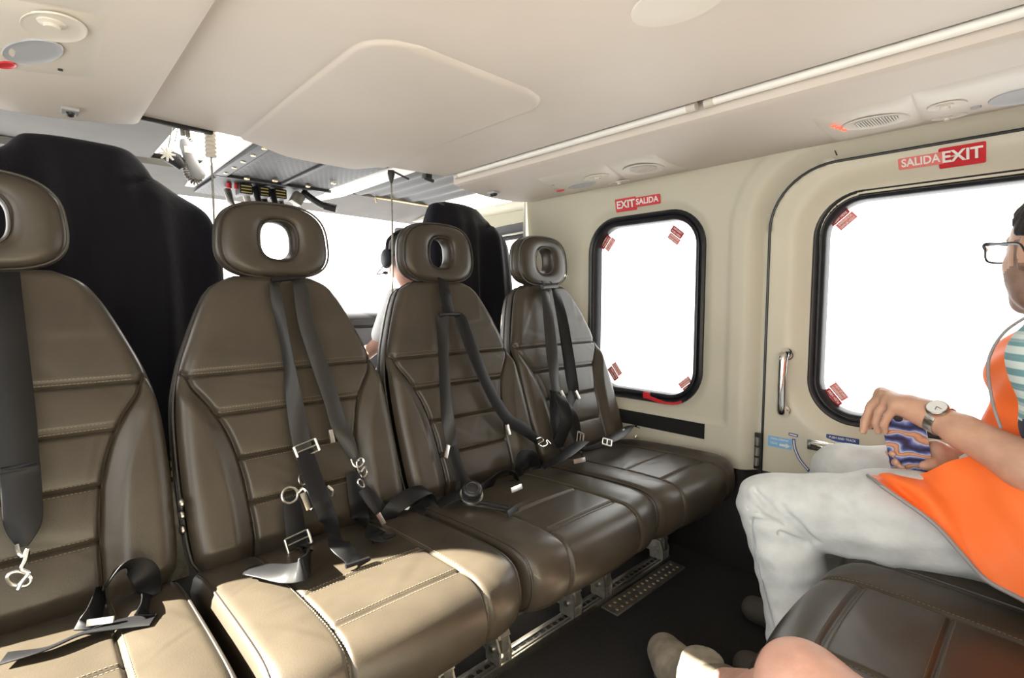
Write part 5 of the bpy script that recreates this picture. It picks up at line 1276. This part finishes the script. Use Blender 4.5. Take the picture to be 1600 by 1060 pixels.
# front edge piping and reflective band
m = MB(); e_ = catmull([V((1.30, .035, .905)), V((1.30, .066, .872)), V((1.305, .084, .825)), V((1.30, .082, .78)), V((1.285, .072, .735)), V((1.27, .060, .70))], 8); m.tube(e_, .0026, 8); m.build('piping', 'vest_trim', vest)
m = MB(); m.sheet([[on(u, v, X=1.345) for u, v in r_] for r_ in (((1498, 714), (1515, 705), (1532, 704), (1548, 704)), ((1500, 722), (1518, 719), (1535, 718), (1550, 716)))]); m.sheet([[on(u, v, X=1.352) for u, v in r_] for r_ in (((1498, 714), (1515, 705), (1532, 704), (1548, 704)), ((1500, 722), (1518, 719), (1535, 718), (1550, 716)))]); m.build('reflective_band', 'reflective', vest)
def on_leg(u, v, c0, c1, r0, r1):
    """point where a sight line meets the tapered leg (first hit)"""
    d = sight(u, v).normalized(); o = V((0, 0, EYE)); t = 0.9
    for _ in range(60):
        p = o+d*t; ab = c1-c0; s_ = max(0, min(1, (p-c0).dot(ab)/ab.dot(ab))); dist = (p-(c0+ab*s_)).length-(r0+(r1-r0)*s_)
        if dist < .0005: break
        t += dist*.9
    return p
# jeans
LK, RK = V((1.275, 0.452, 0.440)), V((1.560, 0.375, 0.478))
LA, RA = V((1.245, 0.345, 0.075)), V((1.50, 0.43, 0.075))
J = SDF((1.12, -0.32, 0.04), (1.74, 0.58, 0.66), 0.0044)
J.ell((1.44, -0.14, 0.53), (.185, .15, .115), .04)
J.chain([((1.335, -.08, .520), .104), (LK.lerp(V((1.335, -.08, .51)), .45), .098), (LK+V((0, -.02, 0)), .076)], .03); J.chain([(LK, .072), (LK.lerp(LA, .30)+V((0, -.018, 0)), .073), (LK.lerp(LA, .75), .062), (LA, .064)], .02)
J.chain([((1.545, -.08, .520), .098), (RK.lerp(V((1.545, -.08, .52)), .45), .088), (RK+V((0, -.02, 0)), .072)], .03); J.chain([(RK, .070), (RK.lerp(RA, .30), .064), (RK.lerp(RA, .75), .056), (RA, .058)], .02)
def crease(pts, r=.006, d=.0065):
    q = [on_leg(u, v, LK, LA, .075, .072) if v > 835 and u < 1260 else on_leg(u, v, LK+V((0, -.02, 0)), V((1.335, -.08, .515)), .076, .103) for u, v, x in pts]; J.groove(q, r*1.1, d*1.5)
xk = 1.203
crease([(1181, 768, xk), (1200, 790, xk), (1228, 815, xk), (1262, 845, xk+.01)], .006, .009)
crease([(1220, 790, xk), (1240, 815, xk), (1275, 845, xk)], .007, .006); crease([(1178, 812, xk+.006), (1215, 818, xk), (1255, 838, xk)], .006, .006)
crease([(1172, 795, xk+.01), (1205, 812, xk)], .005, .005); crease([(1180, 828, xk+.01), (1220, 832, xk), (1260, 848, xk)], .006, .006)
crease([(1170, 780, xk+.02), (1190, 800, xk)], .005, .004); crease([(1290, 770, xk), (1340, 800, xk)], .012, .004); crease([(1265, 870, xk+.02), (1275, 920, xk+.02)], .008, .005)
J.wobble(lambda P: 0.0020*np.sin(P[..., 1]*38+P[..., 2]*60+P[..., 0]*20)*np.sin(P[..., 2]*33-P[..., 1]*52)+0.0012*np.sin(P[..., 2]*120+P[..., 1]*30))
je = J.build('jeans', 'jeans_pale', man, 1)
m = MB()
m.tube(catmull([on_leg(u, v, LK, LA, .073, .065) for u, v in ((1176, 780), (1178, 800), (1176, 822), (1182, 870), (1195, 930), (1212, 985), (1222, 1010))], 6), .0018, 6); m.build('seam', 'jeans_seam', je)
for X_, Y_, lb in ((LA.x, LA.y, 0), (RA.x, RA.y, 1)):
    Z = SDF((X_-.08, Y_-.12, -0.002), (X_+.08, Y_+.22, 0.14), 0.005); Z.cap((X_, Y_-.03, .045), .042, (X_, Y_+.13, .032), .036, .02); Z.cap((X_, Y_-.01, .06), .05, (X_, Y_-.005, .10), .048, .03)
    Z.cut(lambda P: 0.003-P[..., 2]); Z.build('shoe', 'boot_sole', man, 2)
# wrist watch
wt = thing('wristwatch', 'steel wristwatch with a pale dial on the left wrist above the phone', 'watch', LWR)
wax = (LEL-LWR).normalized(); wup = (V((-.75, -.1, .75))-wax*V((-.75, -.1, .75)).dot(wax)).normalized(); wsd = wax.cross(wup); wc = LWR+wax*.016
m = MB()
for k in range(22):
    a = 2*PI*(k+.5)/22
    if abs(a-PI*2*0) < .5 or abs(a-2*PI) < .5: continue
    n_ = wup*math.cos(a)+wsd*math.sin(a); R = Matrix((wax, n_.cross(wax)*1, n_)).transposed(); m.box(wc+n_*.0295, (.020, .0078, .0032), .001, R=R)
m.build('bracelet', 'steel', wt)
m = MB(); cc = wc+wup*.0305; m.lathe([(0, 0), (.0185, 0), (.0195, .003), (.0195, .007), (.0175, .0095), (.0165, .0088), (0, .0088)], cc-wup*.002, wup, 32); cs = m.build('case', 'steel', wt)
m = MB(); m.lathe([(0, .0091), (.0160, .0091)], cc-wup*.002, wup, 32); m.build('dial', 'reflective', cs)
m = MB(); q = cc+wup*.0078; m.tube([q, q+wax*.010], .0006, 5); m.tube([q, q+wsd*.007+wax*.003], .0007, 5); m.build('hands', 'black_plastic', cs)
# phone with a patterned case
pu, pv = (on(1393, 665, X=1.340)-on(1407, 733, X=1.356)).normalized(), None
pdn = -pu; pr = V((.10, -1, .02)); pr = (pr-pu*pr.dot(pu)).normalized(); pn = pr.cross(pu).normalized()
if pn.x > 0: pn = -pn
def swirl():
    m = mat('phone_pattern', (0.1, 0.12, 0.3), 0.35, coat=.3); nt = m.node_tree; b = nt.nodes['Principled BSDF']; tc = nt.nodes.new('ShaderNodeTexCoord')
    wv = nt.nodes.new('ShaderNodeTexWave'); wv.inputs['Scale'].default_value = 9; wv.inputs['Distortion'].default_value = 7; wv.inputs['Detail'].default_value = 3; wv.inputs['Detail Scale'].default_value = 1.5; wv.bands_direction = 'Z'
    nt.links.new(tc.outputs['Object'], wv.inputs['Vector']); cr = nt.nodes.new('ShaderNodeValToRGB'); nt.links.new(wv.outputs['Fac'], cr.inputs[0]); e = cr.color_ramp.elements
    e[0].position = 0; e[0].color = (0.012, 0.014, 0.045, 1); e[1].position = 1; e[1].color = (0.62, 0.30, 0.17, 1)
    for p_, c_ in ((.3, (0.05, 0.07, 0.22, 1)), (.55, (0.16, 0.22, 0.50, 1)), (.75, (0.50, 0.50, 0.60, 1)), (.88, (0.25, 0.13, 0.10, 1))): q = e.new(p_); q.color = c_
    nt.links.new(cr.outputs[0], b.inputs['Base Color'])
swirl()
ph = thing('phone', 'phone in a blue and orange swirl patterned case held in both hands', 'phone', PHC)
R = Matrix((pr, pu, pn)).transposed()
bmx = MB(); bmx.prism(rrect(-.0365, .0365, -.066, .066, .010, 6), PHC-pn*.0045, pr, pu, pn, .009); bmx.build('case', 'phone_pattern', ph, sharp=50)
bmx = MB(); bmx.prism(rrect(-.033, .033, -.062, .062, .008, 6), PHC-pn*.0052, pr, pu, pn, .0006); bmx.build('screen', 'black_plastic', ph)
bmx = MB(); bmx.lathe([(0, .0025), (.0075, .002), (.0085, 0)], PHC+pn*.0045+pu*.056-pr*.006, pn, 20); bmx.build('camera_bump', 'black_plastic', ph)
# red strap behind the hands below the door window
m = MB(); m.ribbon(catmull([V((wx(.27, .50)-.02, .30, .515)), V((wx(.25, .49)-.03, .25, .50)), V((wx(.2, .48)-.03, .19, .485)), V((wx(.12, .48)-.02, .12, .50))], 6), V((0, 0, 1)), .030, .004)
tag(m.build('pull_strap', 'red_strap'), 'dark red strap on the door behind the hands holding the phone', 'strap')

# ---------------------------------------------------------------- the passenger whose knee and boot come in at the bottom
pas = thing('person', 'person in the bottom foreground with only a bare knee and outstretched leg visible', 'person', (0.60, 0.0, 0))
kn_, an_ = V((0.635, 0.168, 0.462)), V((1.02, 0.475, 0.105)); hip = V((0.44, -0.30, 0.50))
L_ = SDF((0.30, -0.42, 0.03), (1.16, 0.66, 0.62), 0.006)
L_.chain([(hip, .09), (hip.lerp(kn_, .6), .072), (kn_, .056)], .03); L_.ell(kn_+V((.012, .02, .015)), (.047, .047, .047), .02); L_.chain([(kn_, .053), (kn_.lerp(an_, .3)+V((-.01, -.02, -.01)), .056), (kn_.lerp(an_, .8), .036), (an_, .034)], .02)
L_.cap(an_, .034, an_+V((.07, .09, -.05)), .03, .02)
L_.build('leg', 'skin_pink', pas, 3)
C = SDF((0.28, -0.46, 0.38), (0.80, 0.16, 0.66), 0.007); C.chain([(hip, .105), (hip.lerp(kn_, .70), .084)], .03); C.ell((.40, -.34, .52), (.13, .10, .10), .04); C.build('shorts', 'shorts_khaki', pas, 2)
C = SDF((0.80, 0.28, 0.02), (1.12, 0.60, 0.34), 0.005); C.chain([(kn_.lerp(an_, .72), .042), (an_, .040)], .02); C.build('sock', 'sock_khaki', pas, 2)
# boot: toe towards the far wall
f_ = V((.60, .80, 0)).normalized(); r_b = V((f_.y, -f_.x, 0)); c0 = V((1.045, 0.525, 0))
C = SDF((0.90, 0.40, -0.002), (1.28, 0.80, 0.22), 0.0045)
C.chain([(c0+V((0, 0, .045))-f_*.07, .043), (c0+V((0, 0, .050)), .044), (c0+V((0, 0, .050))+f_*.09, .046), (c0+V((0, 0, .046))+f_*.135, .044)], .02); C.cap(c0-f_*.055+V((0, 0, .06)), .05, c0-f_*.055+V((0, 0, .15)), .046, .03); C.cap(c0-f_*.03+V((0, 0, .10)), .035, c0+f_*.06+V((0, 0, .062)), .035, .03)
C.cut(lambda P: 0.022-P[..., 2]); C.cut(lambda P: P[..., 2]-.17); bt = C.build('boot', 'boot_suede', pas, 2)
m = MB(); ol = []
for k in range(40):
    a = 2*PI*k/40; x = math.cos(a)*.118; y = math.sin(a)*(.043+.006*math.cos(a)); ol.append((x+.032, y*(1+.1*(k % 2)*(abs(math.sin(a)) > .3))))
m.prism(ol, c0, f_, r_b, (0, 0, 1), .026); m.build('sole', 'boot_sole', bt)
for k in range(3):
    q = c0+f_*(.025+.020*k)+V((0, 0, .108-.008*k)); m = MB(); m.tube(catmull([q-r_b*.025+V((0, 0, -.010)), q+V((0, 0, .004)), q+r_b*.025+V((0, 0, -.010))], 5), .0035, 8); m.build('lace', 'placard_yellow' if k == 2 else 'kick_black', bt)

# ---------------------------------------------------------------- the pilot
pil = thing('person', 'person in white shirt and headset in the cockpit behind the third seat', 'person', (1.40, 2.30, 0))
PC_ = V((1.400, 2.30, 1.150))
P_ = SDF((1.12, 2.10, 0.45), (1.78, 2.75, 1.31), 0.007)
P_.ell(PC_+V((0, -.01, .02)), (.073, .093, .090), .02); P_.ell(PC_+V((0, .025, -.045)), (.056, .064, .068), .03); P_.cap(PC_+V((0, .10, -.015)), .010, PC_+V((0, .085, .02)), .009, .01); P_.cap(PC_+V((0, -.03, -.09)), .052, (1.47, 2.27, .96), .056, .02)
P_.cap((1.34, 2.27, .93), .05, (1.64, 2.27, .93), .05, .03); P_.ell((1.49, 2.28, .78), (.15, .10, .17), .03); P_.ell((1.49, 2.28, .60), (.15, .12, .12), .03); P_.chain([((1.33, 2.27, .92), .045), ((1.28, 2.32, .72), .04), ((1.28, 2.46, .66), .032), ((1.28, 2.53, .67), .028)], .02)
for k in range(4): P_.cap((1.265+.014*k, 2.53, .675), .010, (1.262+.016*k, 2.575, .66), .008, .005); P_.cap((1.262+.016*k, 2.575, .66), .008, (1.262+.016*k, 2.580, .635), .007, .004)
P_.cap((1.30, 2.53, .68), .011, (1.325, 2.57, .665), .009, .006)
for sg in (-1, 1): P_.ell(PC_+V((sg*.074, -.01, 0)), (.008, .016, .028), .006)
P_.build('body', 'skin_pink', pil, 2)
C = SDF((1.29, 2.17, 1.08), (1.51, 2.42, 1.29), 0.005); C.ell(PC_+V((0, -.016, .028)), (.080, .100, .093), .01); C.cut(lambda P: np.maximum(.02-(P[..., 2]-PC_.z)-np.maximum(0, (PC_.y-P[..., 1]-.02))*1.2, (P[..., 1]-PC_.y)-.065)); C.build('hair', 'hair_black', pil, 2)
C = SDF((1.13, 2.11, 0.45), (1.77, 2.42, 1.02), 0.007); C.cap((1.34, 2.27, .93), .062, (1.63, 2.27, .93), .062, .03); C.ell((1.49, 2.28, .78), (.165, .115, .18), .03); C.ell((1.49, 2.28, .60), (.165, .135, .13), .03); C.chain([((1.33, 2.27, .92), .058), ((1.285, 2.31, .76), .054)], .02); C.build('shirt', 'shirt_white', pil, 2)
hs = thing('headset', 'dark aviation headset with boom microphone on the pilot', 'headset', PC_)
m = MB(); m.tube(catmull([PC_+V((-.094, -.005, .01)), PC_+V((-.080, -.01, .085)), PC_+V((0, -.012, .130)), PC_+V((.080, -.01, .085)), PC_+V((.094, -.005, .01))], 8), .008, 8); m.build('headband', 'black_plastic', hs)
for sg in (-1, 1):
    m = MB(); m.ball(PC_+V((sg*.092, -.002, -.012)), (.026, .038, .050)); m.build('ear_cup', 'console_grey', hs)
m = MB(); m.tube(catmull([PC_+V((-.100, .01, -.045)), PC_+V((-.115, .05, -.085)), PC_+V((-.085, .095, -.085)), PC_+V((-.045, .105, -.078))], 6), .0028, 6); m.build('boom', 'black_plastic', hs)
m = MB(); m.ball(PC_+V((-.035, .108, -.076)), (.016, .009, .009)); m.build('microphone', 'black_plastic', hs)
